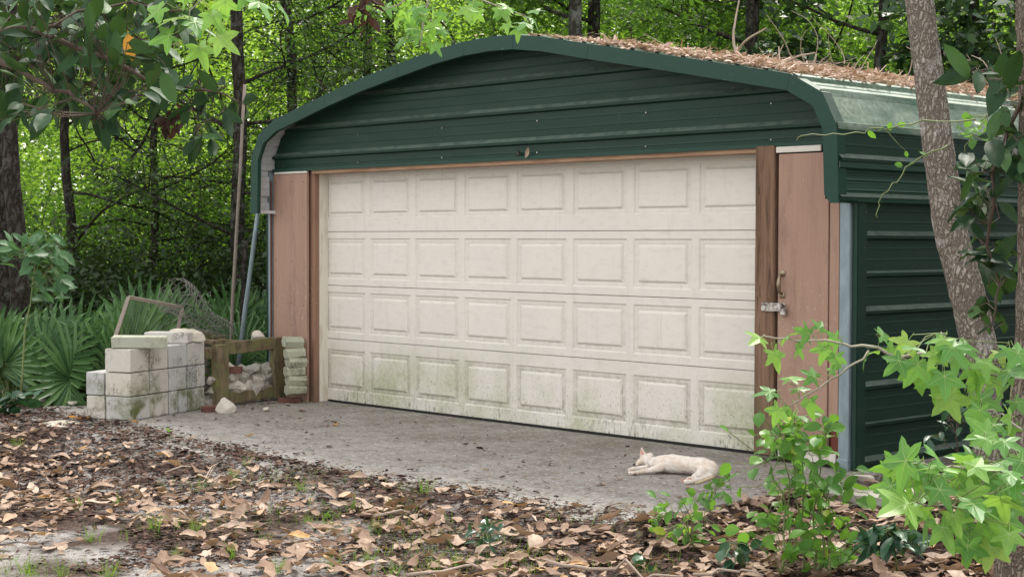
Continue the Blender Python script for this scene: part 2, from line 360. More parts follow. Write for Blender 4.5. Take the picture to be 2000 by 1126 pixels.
M['shrub'] = leaf_mat('fresh_shrub_leaf', [(0, g(.055, .16, .03)), (.6, g(.10, .26, .04)), (.97, g(.16, .34, .05)), (1, g(.45, .5, .06))], .4, .45, .35, g(.25, .5, .04), False)
M['shrubd'] = leaf_mat('dark_plant_leaf', [(0, g(.015, .06, .03)), (1, g(.04, .11, .05))], .15, .35, .5, g(.08, .2, .03), False)
M['shrubl'] = leaf_mat('blue_green_leaf', [(0, g(.05, .13, .06)), (1, g(.10, .21, .09))], .3, .5, .35, g(.15, .3, .06))
M['gum'] = leaf_mat('sweetgum_leaf', [(0, g(.07, .22, .045)), (.5, g(.125, .32, .065)), (.93, g(.26, .47, .09)), (1, g(.38, .50, .10))], .38, .42, .35, g(.35, .62, .07), False, .45, (.06, .17, .04, 1), 28)
M['gumvein'] = leaf_mat('sweetgum_vein', [(0, g(.32, .48, .18)), (1, g(.4, .55, .2))], .3, .5, .3)
M['grass'] = leaf_mat('grass_blade', [(0, g(.08, .17, .03)), (1, g(.2, .34, .06))], .35, .5, .3)
M['dry'] = leaf_mat('dry_leaf_litter', [(0, g(.11, .07, .05)), (.3, g(.31, .21, .155)), (.7, g(.49, .36, .275)), (.95, g(.56, .42, .32)), (1, g(.60, .36, .14))], .12, .75, .15, g(.5, .3, .12), True, .5)
M['dryobj'] = leaf_mat('dry_leaf', [(0, g(.18, .11, .08)), (.35, g(.33, .22, .16)), (.7, g(.47, .34, .26)), (.96, g(.60, .47, .38)), (1, g(.6, .36, .14))], .12, .7, .2, g(.5, .3, .12), False, .5)
M['dryroof'] = leaf_mat('roof_leaf_litter', [(0, g(.26, .17, .13)), (.35, g(.52, .38, .31)), (.8, g(.70, .55, .46)), (1, g(.78, .68, .60))], .12, .8, .15, g(.5, .3, .12), True, .3)
M['orange'] = leaf_mat('orange_leaf', [(0, g(.50, .24, .05)), (1, g(.52, .27, .06))], .2, .85, .05, g(.7, .35, .04), False)
M['deadred'] = leaf_mat('withered_leaf', [(0, g(.035, .022, .018)), (1, g(.075, .045, .035))], .15, .8, .2, g(.2, .08, .04))
M['mulch'] = leaf_mat('bark_mulch', [(0, g(.02, .013, .011)), (.6, g(.075, .045, .036)), (1, g(.17, .11, .085))], 0, .95, .1)
# cat
m = Mat('cat_fur'); n = m.noise(14, 4); n2 = m.noise(220, 3, m.pos((1, 1, 1)))
oc = m.n('ShaderNodeAttribute', attribute_name='tint'); c = m.mix(m.mask(n, .42, .66), (.80, .73, .67, 1), (.66, .53, .42, 1))
c = m.mix(m.math('MULTIPLY', oc.outputs['Fac'], 1.0), c, (.74, .42, .36, 1))
m.col(c).rough(.9, .15).bump(n2, .6, .004); m.b.inputs['Sheen Weight'].default_value = .3; M['fur'] = m.m
m = Mat('cat_pink_skin'); m.col((.66, .30, .25, 1)).rough(.6); M['pink'] = m.m
m = Mat('cat_yellow_fur'); m.col(m.mix(m.noise(60, 3), (.66, .55, .36, 1), (.5, .38, .22, 1))).rough(.9); M['furyel'] = m.m

# ================================================================== SETTING
def ground_h(x, y):
    x = np.asarray(x, float); y = np.asarray(y, float)
    h = -.06+.05*(vnoise(x, y, 1.3, 1)-.5)+.03*(vnoise(x, y, .45, 2)-.5)+.012*(vnoise(x, y, .12, 3)-.5)
    inside = (x > -1.35) & (x < 6.72) & (y > -3.0+.25*(vnoise(x, x*0, .9, 5)-.5)) & (y < 7.2)
    edge = np.clip(1-np.abs(y+3.2)/.9, 0, 1)*np.clip((7.3-x)/.6, 0, 1); h = h+.08*edge+.05*np.clip(1-np.abs(x-6.9)/.35, 0, 1)*((y > -3.1) & (y < -1.2))
    return np.where(inside, -.09, h)
ys = np.concatenate([np.linspace(-60, -9, 12), np.arange(-8.9, 1.2, .075), np.linspace(1.4, 120, 40)])
xs = np.concatenate([np.linspace(-120, -3.2, 40), np.arange(-3, 11, .075), np.linspace(11.3, 60, 16)])
X, Y = np.meshgrid(xs, ys); Z = ground_h(X, Y)
i = np.arange(len(ys)-1)[:, None]*len(xs)+np.arange(len(xs)-1)[None]
o = bulk('ground', np.stack([X.ravel(), Y.ravel(), Z.ravel()], 1), np.stack([i, i+1, i+1+len(xs), i+len(xs)], -1).reshape(-1, 4), M['ground'])
tag(o, 'leaf strewn dirt and sand of the yard and woodland floor', kind='structure')

# slab, slightly uneven edge
mb = MB()
n = 60; ex = np.linspace(-1.3, 6.72, n); ey = -3.12+.05*vnoise(ex, ex*0, .35, 9)
front = [(ex[k], ey[k]) for k in range(n)]
poly = front+[(6.70, -2.0), (6.66, -1.0), (6.64, -.1), (6.5, -.1), (6.5, 7.1), (-.9, 7.1), (-1.3, 0)]
top = [(x, y, 0) for x, y in poly]; bot = [(x, y, -.14) for x, y in poly]; N = len(poly)
mb.add(top+bot, [tuple(range(N))]+[(k, k+N, (k+1) % N+N, (k+1) % N) for k in range(N)])
tag(mb.build('concrete_slab', M['slab']), 'stained grey concrete slab in front of the garage door', kind='structure')

# ================================================================== GARAGE
G = thing('metal_garage', 'green corrugated metal garage with cream sectional door and leaf covered roof', 'garage', (2.93, -.2, 0))
CX = 2.93
half = [(0, 3.305), (.3, 3.295), (.64, 3.25), (1.16, 3.146), (2.01, 2.986), (3.12, 2.768), (3.39, 2.622), (3.505, 2.40), (3.525, 1.87)]
LEFT = [(-.595, 1.87), (-.578, 2.42), (-.45, 2.645), (-.20, 2.772), (.62, 2.965), (1.138, 3.075), (1.70, 3.170), (2.20, 3.25), (2.60, 3.292)]
prof = LEFT+[(CX+a, z) for a, z in half]
def inner(d):
    out = []
    for k, (x, z) in enumerate(prof):
        a = Vector(prof[max(k-1, 0)]); b = Vector(prof[min(k+1, len(prof)-1)]); t = (b-a).normalized(); nr = Vector((t.y, -t.x))
        out.append((x+nr.x*d, z+nr.y*d))
    out[0] = (out[0][0], prof[0][1]+.0); out[-1] = (out[-1][0], prof[-1][1]); return out
# fascia trim, one piece per bent length
inn = inner(.105); YF = -.46
for k in range(len(prof)-1):
    a, b, c2, d2 = prof[k], prof[k+1], inn[k+1], inn[k]
    if k == len(prof)-2: c2 = (c2[0]+.0, c2[1]+.03)
    if k == 0: d2 = (d2[0], d2[1]+.0)
    dy = .0015*(k % 2); mb = MB()
    q = [(a[0], YF-dy, a[1]), (b[0], YF-dy, b[1]), (c2[0], YF-dy, c2[1]), (d2[0], YF-dy, d2[1])]
    if k == len(prof)-2: q[3:3] = []; q = [q[0], q[1], (c2[0]+.05, YF-dy, prof[-1][1]), (c2[0], YF-dy, prof[-1][1]+.06), q[3]]
    q2 = [(x, y+.012, z) for x, y, z in q]; n = len(q)
    mb.add(q+q2, [tuple(range(n)), tuple(range(2*n-1, n-1, -1))]+[(j, j+n, (j+1) % n+n, (j+1) % n) for j in range(n)])
    # return leg lying on the roof, and folded inner lip
    A, B = Vector((a[0], 0, a[1])), Vector((b[0], 0, b[1])); t = (B-A).normalized(); nr = Vector((-t.z, 0, t.x))*.014
    mb.add([A+nr+Vector((0, YF-dy, 0)), B+nr+Vector((0, YF-dy, 0)), B+nr+Vector((0, YF+.10, 0)), A+nr+Vector((0, YF+.10, 0)), A+Vector((0, YF-dy, 0)), B+Vector((0, YF-dy, 0)), B+Vector((0, YF+.10, 0)), A+Vector((0, YF+.10, 0))],
           [(3, 2, 1, 0), (4, 5, 6, 7), (0, 1, 5, 4), (2, 3, 7, 6), (1, 2, 6, 5), (0, 4, 7, 3)])
    mb.add([(d2[0], YF+.012, d2[1]), (c2[0], YF+.012, c2[1]), (c2[0], YF+.04, c2[1]), (d2[0], YF+.04, d2[1])], [(0, 1, 2, 3)])
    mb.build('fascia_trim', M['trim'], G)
# roof sheets: profile resampled with ribs, running along Y
def arclen(P): 
    s = [0]
    for k in range(1, len(P)): s.append(s[-1]+math.dist(P[k-1], P[k]))
    return s
pp = np.array(prof); sa = np.array(arclen(prof)); L = sa[-1]
def atS(s): return np.array([np.interp(s, sa, pp[:, 0]), np.interp(s, sa, pp[:, 1])])
def nrmS(s):
    t = atS(min(s+.02, L))-atS(max(s-.02, 0)); t /= np.linalg.norm(t); return np.array([-t[1], t[0]])
RIB = .262; nr_ = int(round(L/RIB))+1
def ribsection(s0, s1):
    out = [(s0, .0)]
    s = math.ceil(s0/RIB)*RIB
    k = s0
    marks = []
    r = math.floor((L-s0)/RIB)
    while True:
        c = L-r*RIB
        if c > s1+.05: break
        for ds, h in ((-.04, 0), (-.022, .026), (.018, .026), (.036, 0), (.09, 0), (.10, .006), (.11, 0), (.16, 0), (.17, .006), (.18, 0)):
            if s0 < c+ds < s1: marks.append((c+ds, h))
        r -= 1
    extra = [(v, None) for v in sa if s0 < v < s1]
    allm = sorted(marks+[(v, 0) for v, _ in extra if all(abs(v-q[0]) > .015 for q in marks) and not any(abs(v-(q[0])) < .03 and q[1] > .01 for q in marks)])
    return [(s0, 0)]+allm+[(s1, 0)]
nsheet = 11; YB = 7.1
for k in range(nsheet):
    s0, s1 = L*k/nsheet, L*(k+1)/nsheet
    sec = ribsection(s0, s1); P1 = []
    for s, h in sec:
        p = atS(s)+nrmS(s)*(h+.001*(k % 2)); P1.append(p)
    P2 = [atS(s)-nrmS(s)*(.003) + nrmS(s)*h*.9 for s, h in sec]
    mb = MB(); n = len(P1)
    vs = [(p[0], YF+.012, p[1]) for p in P1]+[(p[0], YB, p[1]) for p in P1]; mb.add(vs, [(j+1, j, j+n, j+n+1) for j in range(n-1)], 0)
    vs = [(p[0], YF+.012, p[1]) for p in P2]+[(p[0], YB, p[1]) for p in P2]; mb.add(vs, [(j, j+1, j+n+1, j+n) for j in range(n-1)], 1)
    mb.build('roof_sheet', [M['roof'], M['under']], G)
# gable front: horizontal ribbed sheets clipped to the roof curve
def xlim(z):
    xs_ = [p[0] for p in prof]; zs = [p[1] for p in prof]; R = [prof[j] for j in range(len(prof)//2, len(prof))]
    if z <= R[-1][1]: return 3.52
    for a, b in zip(R, R[1:]):
        if a[1] >= z >= b[1]: return (a[0]+(b[0]-a[0])*(a[1]-z)/(a[1]-b[1]))-CX
    return 0
RC = [2.176+.2655*k for k in range(-9, 6)]        # rib centre heights, shared by front and side walls
def xlimL(z):
    if z <= 2.42: return 3.50
    for a, b in zip(LEFT[1:]+[(CX, 3.305)], (LEFT+[(CX, 3.305)])[2:]):
        if a[1] <= z <= b[1]: return CX-(a[0]+(b[0]-a[0])*(z-a[1])/(b[1]-a[1]))
    return 0
def zsection(z0, z1):
    mk = [(z0, 0)]
    for c in RC:
        for dz, h in ((-.030, 0), (-.018, .030), (.004, .032), (.036, 0), (.09, 0), (.094, .0025), (.108, 0), (.17, 0), (.174, .0025), (.188, 0)):
            if z0+.002 < c+dz < z1-.002: mk.append((c+dz, h))
    return mk+[(z1, 0)]
YG = -.205
for z0, z1 in ((2.295, 2.575), (2.575, 2.84), (2.84, 3.105), (3.105, 3.29)):
    sec = zsection(z0, z1); mb = MB(); vs = []
    for z, h in sec:
        w = min(xlim(z)-.02, 3.50); w = max(w, .05); wl = max(min(xlimL(z)-.02, 3.50), .05); vs += [(CX-wl, YG-h, z), (CX+w, YG-h, z)]
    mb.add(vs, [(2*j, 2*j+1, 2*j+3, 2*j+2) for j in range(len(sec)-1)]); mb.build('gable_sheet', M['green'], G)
mb = MB(); mb.box((CX, -.222, 2.303), (6.98, .012, .03)); mb.build('gable_bottom_trim', M['trim'], G)
mb = MB()
for x in np.arange(-.4, 6.3, 1.22):
    for z in (2.345, 2.61):
        if abs(x-CX) < xlim(z)-.15: mb.box((x, YG-.004, z), (.010, .008, .010))
sc = mb.build('gable_screws', M['metal'], G)
mb = MB(); mb.box((3.05, YG-.03, 2.345), (.045, .02, .04), bev=.006); mb.build('screw_hook', M['iron'], G)
# side wall, X = 6.44
for z0, z1, x in ((1.885, 2.42, 6.448), (1.40, 1.885, 6.425), (.86, 1.40, 6.424), (.33, .86, 6.425), (-.06, .33, 6.424)):
    sec = zsection(z0, z1); mb = MB(); vs = []; y0 = -.20 if z1 < 1.9 else -.44
    for z, h in sec: vs += [(x+h, y0, z), (x+h, YB, z)]
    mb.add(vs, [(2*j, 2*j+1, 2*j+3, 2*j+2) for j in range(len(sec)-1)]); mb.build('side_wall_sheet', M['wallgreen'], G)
mb = MB(); mb.box((6.47, 3.4, 1.888), (.022, 7.3, .012)); mb.build('side_lower_lip', M['trim'], G)
mb = MB(); mb.box((6.436, -.185, .90), (.034, .05, 1.97)); mb.box((6.452, -.15, .90), (.012, .10, 1.97)); mb.build('corner_trim', M['wallgreen'], G)
mb = MB(); mb.box((6.366, -.20, .965), (.088, .07, 1.86), bev=.006); mb.build('corner_post', M['galv'], G)
mb = MB(); mb.box((6.366, -.205, .02), (.094, .075, .12), bev=.004); mb.build('post_foot', M['galv'], G)
# rear and left walls
for z0, z1 in ((0, 1.2), (1.2, 2.4)):
    mb = MB(); sec = zsection(z0, z1); vs = []
    for z, h in sec: vs += [(-.56-h, YB, z), (-.56-h, -.15, z)]
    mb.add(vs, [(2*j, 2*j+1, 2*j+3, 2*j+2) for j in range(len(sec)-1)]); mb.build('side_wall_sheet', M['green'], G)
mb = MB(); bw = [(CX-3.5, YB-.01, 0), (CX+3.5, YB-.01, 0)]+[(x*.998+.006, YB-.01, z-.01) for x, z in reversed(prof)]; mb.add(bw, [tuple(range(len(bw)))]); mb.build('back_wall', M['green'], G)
mb = MB(); mb.box((-.615, -.205, 1.1), (.035, .09, 2.4)); mb.build('corner_trim', M['green'], G)
mb = MB(); mb.box((-.585, -.225, 1.14), (.03, .05, 2.3)); mb.build('corner_post', M['galv'], G)
mb = MB(); mb.box((-.563, -.243, 1.1), (.012, .012, 2.2)); mb.build('rusty_edge', M['rust'], G)
mb = MB(); mb.box((-.54, -.33, 1.885), (.045, .25, .03)); mb.build('white_base_channel', M['under'], G)
# front timber
YW = -.22
def vboard(name, x0, x1, z0, z1, mat, y=YW, th=.03, bev=.003, label=None):
    mb = MB(); mb.box(((x0+x1)/2, y+th/2, (z0+z1)/2), (x1-x0, th, z1-z0), bev=bev); o = mb.build(name, mat, G)
    if label: o['label'] = label
    return o
vboard('wall_panel', -.555, .016, -.005, 2.262, M['board'], label='brown painted plywood panel left of the door')
vboard('door_trim_board', -.03, .070, .0, 2.285, M['board2'], y=-.165, th=.06)
vboard('white_top_strip', -.53, .02, 2.265, 2.287, M['strip'], y=-.228)
mb = MB(); mb.box((.040, -.075, 1.14), (.055, .165, 2.28), bev=.004); mb.build('door_jamb', M['jamb'], G)
vboard('door_post', 5.585, 5.762, .04, 2.30, M['post'], y=-.245, th=.14, bev=.008)
mb = MB(); mb.box((5.776, -.19, 1.17), (.022, .03, 2.25)); mb.build('dark_gap', M['dark'], G)
vboard('header_board', .075, 5.583, 2.255, 2.292, M['header'], y=-.205, th=.14)
vboard('white_top_strip', 5.768, 6.16, 2.245, 2.288, M['strip'], y=-.24, th=.02)
vboard('sill_board', 5.785, 6.29, .03, .105, M['strip'], y=-.215, th=.03)
vboard('edge_board', 6.238, 6.318, .34, 1.95, M['board'], y=-.232, th=.03)
vboard('dark_backing', 6.235, 6.325, .06, 1.92, M['rust'], y=-.20, th=.02)
mb = MB()
for x in (-.50, -.24, -.03):
    for z in (.15, .55, .95, 1.4, 1.85, 2.2): mb.box((x+random.uniform(-.01, .01), YW-.001, z+random.uniform(-.03, .03)), (.008, .004, .008))
tag(mb.build('nail_heads', M['iron'], G), kind='stuff')
# small access door
sdr = vboard('side_door', 5.79, 6.228, .11, 2.235, M['board'], y=-.235, th=.035, label='narrow brown side door with pull handle and hasp')
def sub(mb, name, mat, smooth=False): return mb.build(name, mat, sdr, smooth)
hx = 5.835
mb = MB(); mb.box((hx, -.241, 1.375), (.045, .008, .04), bev=.002); mb.box((hx, -.241, 1.215), (.045, .008, .04), bev=.002)
mb.tube([(hx, -.243, 1.365), (hx, -.275, 1.35), (hx, -.285, 1.295), (hx, -.275, 1.24), (hx, -.243, 1.225)], [.010, .012, .017, .012, .010], 8); sub(mb, 'pull_handle', M['brass'], True)
mb = MB(); mb.box((5.755, -.252, 1.128), (.20, .008, .062), bev=.002); mb.box((5.685, -.2575, 1.128), (.02, .006, .05)); sub(mb, 'hasp_plate', M['metal'])
mb = MB(); mb.box((5.862, -.262, 1.095), (.05, .03, .05), bev=.006); mb.tube([(5.845, -.262, 1.115), (5.845, -.266, 1.15), (5.862, -.268, 1.162), (5.879, -.266, 1.15), (5.879, -.262, 1.115)], .006, 8); sub(mb, 'padlock', M['metal'], False)
# sectional door
D = MB(); D.box((2.9, .03, 1.14), (5.5, .02, 2.3)); DD = D.build('garage_door', M['dirt'], G)
DD['label'] = 'cream sectional garage door of four rows of raised panels, mouldy at the bottom'
zj = [.018, .628, 1.158, 1.689, 2.31]; X0, PW = .012, .686
def dsub(mb, name, mat): return mb.build(name, mat, DD)
def cellmesh(w, h):
    """embossed panel: bevel down to a groove, then up to a raised field"""
    mb = MB(); rings = []
    for ins, y in ((0, 0), (.012, .010), (.030, .010), (.048, .013), (.064, -.001), (.070, -.002)):
        rings.append([(ins, y, ins), (w-ins, y, ins), (w-ins, y, h-ins), (ins, y, h-ins)])
    vs = [p for r in rings for p in r]; fs = []
    for r in range(len(rings)-1):
        for j in range(4): a = r*4+j; b = r*4+(j+1) % 4; fs.append((a, b, b+4, a+4))
    k = (len(rings)-1)*4; fs.append((k, k+1, k+2, k+3)); mb.add(vs, fs); return mb
pw, ph = .612, .402; pm = None
for r in range(4):
    z0, z1 = zj[r]+.003, zj[r+1]-.003; zc = (z0+z1)/2 if r != 3 else 2.02; za, zb = zc-ph/2, zc+ph/2; mb = MB(); y = 0.0
    if r == 3: za += .0; zb += .0
    def rect(x0, x1, a, b): mb.add([(x0, y, a), (x1, y, a), (x1, y, b), (x0, y, b)], [(0, 1, 2, 3)])
    xe = X0+8*PW-.0
    rect(X0, xe, z0, za); rect(X0, xe, zb, z1)
    for c in range(9):
        xa = X0 if c == 0 else X0+(c-1)*PW+.037+pw; xb = xe if c == 8 else X0+c*PW+.037
        rect(xa, xb, za, zb)
    # tongue edges with depth
    mb.add([(X0, y, z1), (xe, y, z1), (xe, .03, z1+.002), (X0, .03, z1+.002)], [(0, 1, 2, 3)]); mb.add([(X0, y, z0), (xe, y, z0), (xe, .03, z0-.002), (X0, .03, z0-.002)], [(3, 2, 1, 0)])
    dsub(mb, 'door_section', M['door'])
    for c in range(8):
        if pm is None: pm = cellmesh(pw, ph).build('door_panel', M['door'], None, me_only=True)
        o = bpy.data.objects.new('door_panel', pm); COL.objects.link(o); o.parent = DD
        o.location = Vector((X0+c*PW+.037, 0, za))-wloc(DD)
mb = MB(); mb.box((2.9, -.002, .006), (5.5, .03, .022)); dsub(mb, 'bottom_seal', M['dark'])
mb = MB(); mb.box((5.572, -.02, 1.83), (.012, .03, .30)); mb.tube([(5.57, -.03, 1.67), (5.52, -.05, 1.665), (5.47, -.05, 1.65), (5.44, -.05, 1.66), (5.455, -.05, 1.68)], .004, 5); mb.box((5.565, -.03, 1.66), (.03, .03, .05)); dsub(mb, 'latch_wire', M['iron'])
# black box added inside, standing in for the unlit garage interior
mb = MB(); mb.box((2.93, 3.6, 1.1), (6.9, 6.8, 2.15)); mb.build('interior_dark_fill', M['dark'], G)
print('garage done')

# ================================================================== MASONRY STACK
A = onz(255, 822); Bp = at(403, 800, 15.2); Bp[2] = 0; A = np.array([A[0], A[1], 0.])
e1 = (Bp-A); LEN = np.linalg.norm(e1); e1 /= LEN; e2 = np.array([-e1[1], e1[0], 0.]); U_ = LEN/4; H_ = .213
if np.dot(e2, RT) > 0: e2 = -e2
RB = Matrix((V(e1), V(e2), Vector((0, 0, 1)))).transposed()
def block(s, t, ls, lt, course, label, mat='block', h=H_, dz=0, rot=0.0, name='concrete_block'):
    """block whose near corner sits s along the right face, t along the left face"""
    c = A+e1*(s+ls/2)+e2*(t+lt/2); z = course*H_+dz
    o = thing(name, label, 'concrete block', (c[0], c[1], z), 'pale concrete blocks stacked beside the timber rack') if False else None
    mb = MB(); j = lambda: random.uniform(-.004, .004)
    rm = Matrix.Rotation(rot+random.uniform(-.012, .012), 3, 'Z') @ RB
    mb.box((j(), j(), h/2-.001), (ls-.017, lt-.017, h-.008), rm, bev=.006)
    # chip corners a little
    mb.v = [(x+random.uniform(-.0025, .0025), y+random.uniform(-.0025, .0025), zz+random.uniform(-.002, .002)) for x, y, zz in mb.v]
    o = mb.build(name, M[mat]); o.location = (c[0], c[1], z)
    return tag(o, label, 'concrete block', 'pale concrete blocks stacked beside the timber rack')
rows = ['bottom', 'middle', 'top']
for cs, segs in enumerate(([1, 1, .5, .5, 1], [1, 1, 1, .5, .5], [1, 1, 1, 1])):
    s = 0
    nm = {5: ['corner', 'second from the corner', 'third from the corner', 'fourth from the corner', 'next to the rack'], 4: ['corner', 'second from the corner', 'third from the corner', 'next to the rack']}[len(segs)]
    for q, w in enumerate(segs):
        lab = ('pale corner block in the %s course of the stack' % rows[cs]) if q == 0 else ('%s pale block of the %s course, right face, %s' % ('narrow' if w < 1 else 'square', rows[cs], nm[q]))
        block(s*U_, 0, w*U_, U_, cs, lab); s += w
    if cs < 2: block(0, U_, U_, U_*.72, cs, ['mossy narrow block at the far left foot of the stack', 'bluish narrow block at the far left of the middle course'][cs])
def loose(px, py, D, dims, ang, label, mat='capblock', tilt=0, name='concrete_block'):
    p = at(px, py, D); mb = MB(); mb.box((0, 0, 0), dims, bev=.008); mb.v = [(x+random.uniform(-.004, .004), y+random.uniform(-.004, .004), z+random.uniform(-.003, .003)) for x, y, z in mb.v]
    o = mb.build(name, M[mat]); o.location = V(p); o.rotation_euler = (tilt, 0, ang); return tag(o, label, 'concrete block')
ang0 = math.atan2(RT[1], RT[0])
pz = A+e1*.2+e2*.05; loc = np.array([pz[0], pz[1], 3*H_+.052])
o = loose(0, 0, 1, (.48, .20, .10), ang0+.12, 'mossy flat cap block lying loose on the corner of the stack'); o.location = V(loc); o.rotation_euler = (0.02, .015, ang0+.16)
pz = A+e1*.88+e2*.22; o = loose(0, 0, 1, (.42, .2, .10), ang0-.1, 'grey cap block lying behind the white rock on the stack', 'block'); o.location = V((pz[0], pz[1], 3*H_+.052))

def rock(name, label, loc, dims, seed, mat='rock', group=None, cat='rock', rotz=None):
    rs = np.random.default_rng(seed); import bmesh
    bm = bmesh.new(); bmesh.ops.create_icosphere(bm, subdivisions=3, radius=1)
    pl = [(Vector(rs.normal(size=3)).normalized(), rs.uniform(.45, .78)) for _ in range(13)]
    for v in bm.verts:
        p = v.co.copy()
        for nrm, d in pl:
            q = p.dot(nrm)
            if q > d: p -= nrm*(q-d)
        k = 1+.05*math.sin(p.x*9+seed)*math.cos(p.y*8+seed*2)+rs.uniform(-.015, .015); v.co = Vector((p.x*k*dims[0]*.62, p.y*k*dims[1]*.62, p.z*k*dims[2]*.62))
    me = bpy.data.meshes.new(name); bm.to_mesh(me); bm.free(); me.materials.append(M[mat])
    o = bpy.data.objects.new(name, me); COL.objects.link(o); o.location = V(loc); o.rotation_euler = (0, 0, rs.uniform(0, 6) if rotz is None else rotz)
    return tag(o, label, cat, group)
pz = A+e1*1.05+e2*.12; rock('rubble_stone', 'rough pinkish white rock on top of the block stack beside the rack', (pz[0], pz[1], 3*H_+.06), (.32, .24, .15), 3, 'white_rock', rotz=ang0)

# ------------------------------------------------------------------ timber rack
rp = np.array([-.20, -1.12, 0]); rq = np.array([-.36, -.28, 0]); RK = thing('timber_rack', 'mossy timber frame rack full of broken stones between blocks and garage', 'rack', rp)
rd = (rq-rp)/np.linalg.norm(rq-rp); rn = np.array([-rd[1], rd[0], 0]);
if np.dot(rn, FW) < 0: rn = -rn
def rk(name, s0, n0, z0, s1, n1, z1, w, h): 
    a = rp+rd*s0+rn*n0; b = rp+rd*s1+rn*n1; mb = MB(); mb.beam((a[0], a[1], z0), (b[0], b[1], z1), w, h, up=(rn[0], rn[1], 0) if abs(z1-z0) > .3 else (0, 0, 1), bev=.006); return mb.build(name, M['mossy'], RK)
def px2s(px):    # distance along the rack's front for an image column
    best = min(np.linspace(-.6, 1.6, 800), key=lambda s: abs(1000+FOC*np.dot(rp+rd*s-CAM, RT)/np.dot(rp+rd*s-CAM, FW)-px)); return best
sA, sB = px2s(431), px2s(543)
wA = px2s(443)-px2s(419); 
rk('post', sA, 0, 0.0, sA, 0, .60, wA, .07); rk('post', sB, 0, .02, sB, 0, .63, wA, .07)
rk('rail', sA+wA/2+.003, .0, .555, sB-wA/2-.003, 0, .575, .06, .12); rk('rail', sA+wA/2+.003, .0, .07, sB-wA/2-.003, 0, .09, .06, .11)
rk('rail', px2s(405), .04, .52, sA-wA/2-.01, .04, .52, .05, .11)
rk('post', sA-.05, .85, 0, sA-.05, .85, .62, wA, .06); rk('post', sB, .85, 0, sB, .85, .62, wA, .06); rk('rail', px2s(405), .93, .60, sB, .93, .62, .05, .09)
rk('rail', sA, .05, .615, sA+.02, .85, .64, .07, .04); rk('rail', sB, .05, .53, sB, .85, .55, .07, .07)
bb = MB(); a = rp+rd*sA+rn*.99; b = rp+rd*sB+rn*.99; bb.beam((a[0], a[1], .3), (b[0], b[1], .3), .02, .5); bb.build('back_board', M['oldwood'], RK)
rub = [(412, 745, .1, 'small pale stone between the block stack and left rack post', .12, .09), (418, 765, .15, 'grey stone low between block stack and left rack post', .16, .12)]
LK = iter(['large pitted grey', 'squat cream', 'green grey', 'rounded pale', 'flat mossy', 'cream wedge shaped', 'dark stained', 'angular white', 'slanted grey', 'small pinkish', 'broken pale', 'dull brown'])
for rw, py in (('bottom', 755), ('middle', 738), ('upper', 723)):
    for cn_, px in (('left', 453), ('centre left', 475), ('centre right', 497), ('right', 517)):
        rub.append((px+random.uniform(-3, 3), py+random.uniform(-2, 2), {'bottom': .06, 'middle': .14, 'upper': .24}[rw], '%s stone, %s of the %s row of rubble in the rack' % (next(LK), cn_, rw), random.uniform(.17, .24), random.uniform(.13, .17)))
for k, (px, py, dn, lab, w, h) in enumerate(rub):
    s = px2s(px); p = rp+rd*s+rn*(dn*.6+.06); Dp = np.dot(p-CAM, FW); q = at(px, py, Dp); rock('rubble_stone', lab, q, (w, .22, h), 20+k, 'rock', 'broken stones heaped in the timber rack', rotz=ang0+random.uniform(-.3, .3))
def brick(px, py, D, ang, label, tilt=0, mat='brick'):
    mb = MB(); mb.box((0, 0, 0), (.215, .10, .068), bev=.005); mb.v = [(x+random.uniform(-.003, .003), y+random.uniform(-.003, .003), z+random.uniform(-.003, .003)) for x, y, z in mb.v]
    o = mb.build('brick', M[mat]); o.location = V(at(px, py, D)); o.rotation_euler = (tilt, 0, ang); tag(o, label, 'brick')
p = onz(565, 785); brick(565, 783, np.dot(p-CAM, FW), ang0+.1, 'red brick lying at the foot of the scalloped edging stack')
p = onz(416, 803); brick(416, 799, np.dot(p-CAM, FW), ang0+.9, 'red brick on the ground beside the left rack post')
s = px2s(462); brick(450, 722, np.dot(rp+rd*px2s(450)+rn*.1-CAM, FW), ang0, 'dark red brick on top of the rubble behind the left rack post')
p = onz(440, 806); rock('stone', 'white tapered stone on the slab in front of the rack', (p[0], p[1], .055), (.17, .15, .15), 61, 'white_rock', rotz=1)
p = onz(519, 802); rock('stone', 'small white stone on the slab right of the tapered stone', (p[0], p[1], .018), (.09, .07, .05), 62, 'white_rock')
p = at(500, 657, np.dot(rp+rd*px2s(510)+rn*.5-CAM, FW)); rock('stone', 'cream stone resting on the top of the timber rack', at(503, 656, 16.1), (.17, .15, .11), 63, 'white_rock')
# scalloped edging stones, stacked
def edging_mesh():
    mb = MB(); w = .19; pr = [(-.055, -.045), (.025, -.05), (.062, -.012), (.045, .045), (-.03, .05), (-.07, .012)]
    vs = [(-w/2, y, z) for y, z in pr]+[(w/2, y*.96, z*.96) for y, z in pr]; n = 6
    mb.add(vs, [tuple(range(n-1, -1, -1)), tuple(range(n, 2*n))]+[(j, (j+1) % n, (j+1) % n+n, j+n) for j in range(n)]); return mb.build('edging_stone', M['edging'], me_only=True)
em = edging_mesh(); places = ['topmost', 'second from the top', 'third from the top', 'third from the bottom', 'second from the bottom', 'lowest']
De = np.dot(ony(575, 720, -.36)-CAM, FW)
for k, (px, py) in enumerate([(572, 667), (575, 689), (578, 706), (575, 724), (578, 741), (577, 760)]):
    o = bpy.data.objects.new('edging_stone', em); COL.objects.link(o); o.location = V(at(px, py, De)); o.rotation_euler = (.15*(-1)**k, [.04, -.06, .05, -.03, .04, 0][k], ang0+.55+random.uniform(-.1, .1))
    tag(o, 'scalloped pale concrete edging stone, %s of the pile by the brown panel' % places[k], 'edging stone', 'scalloped edging stones piled by the brown panel')
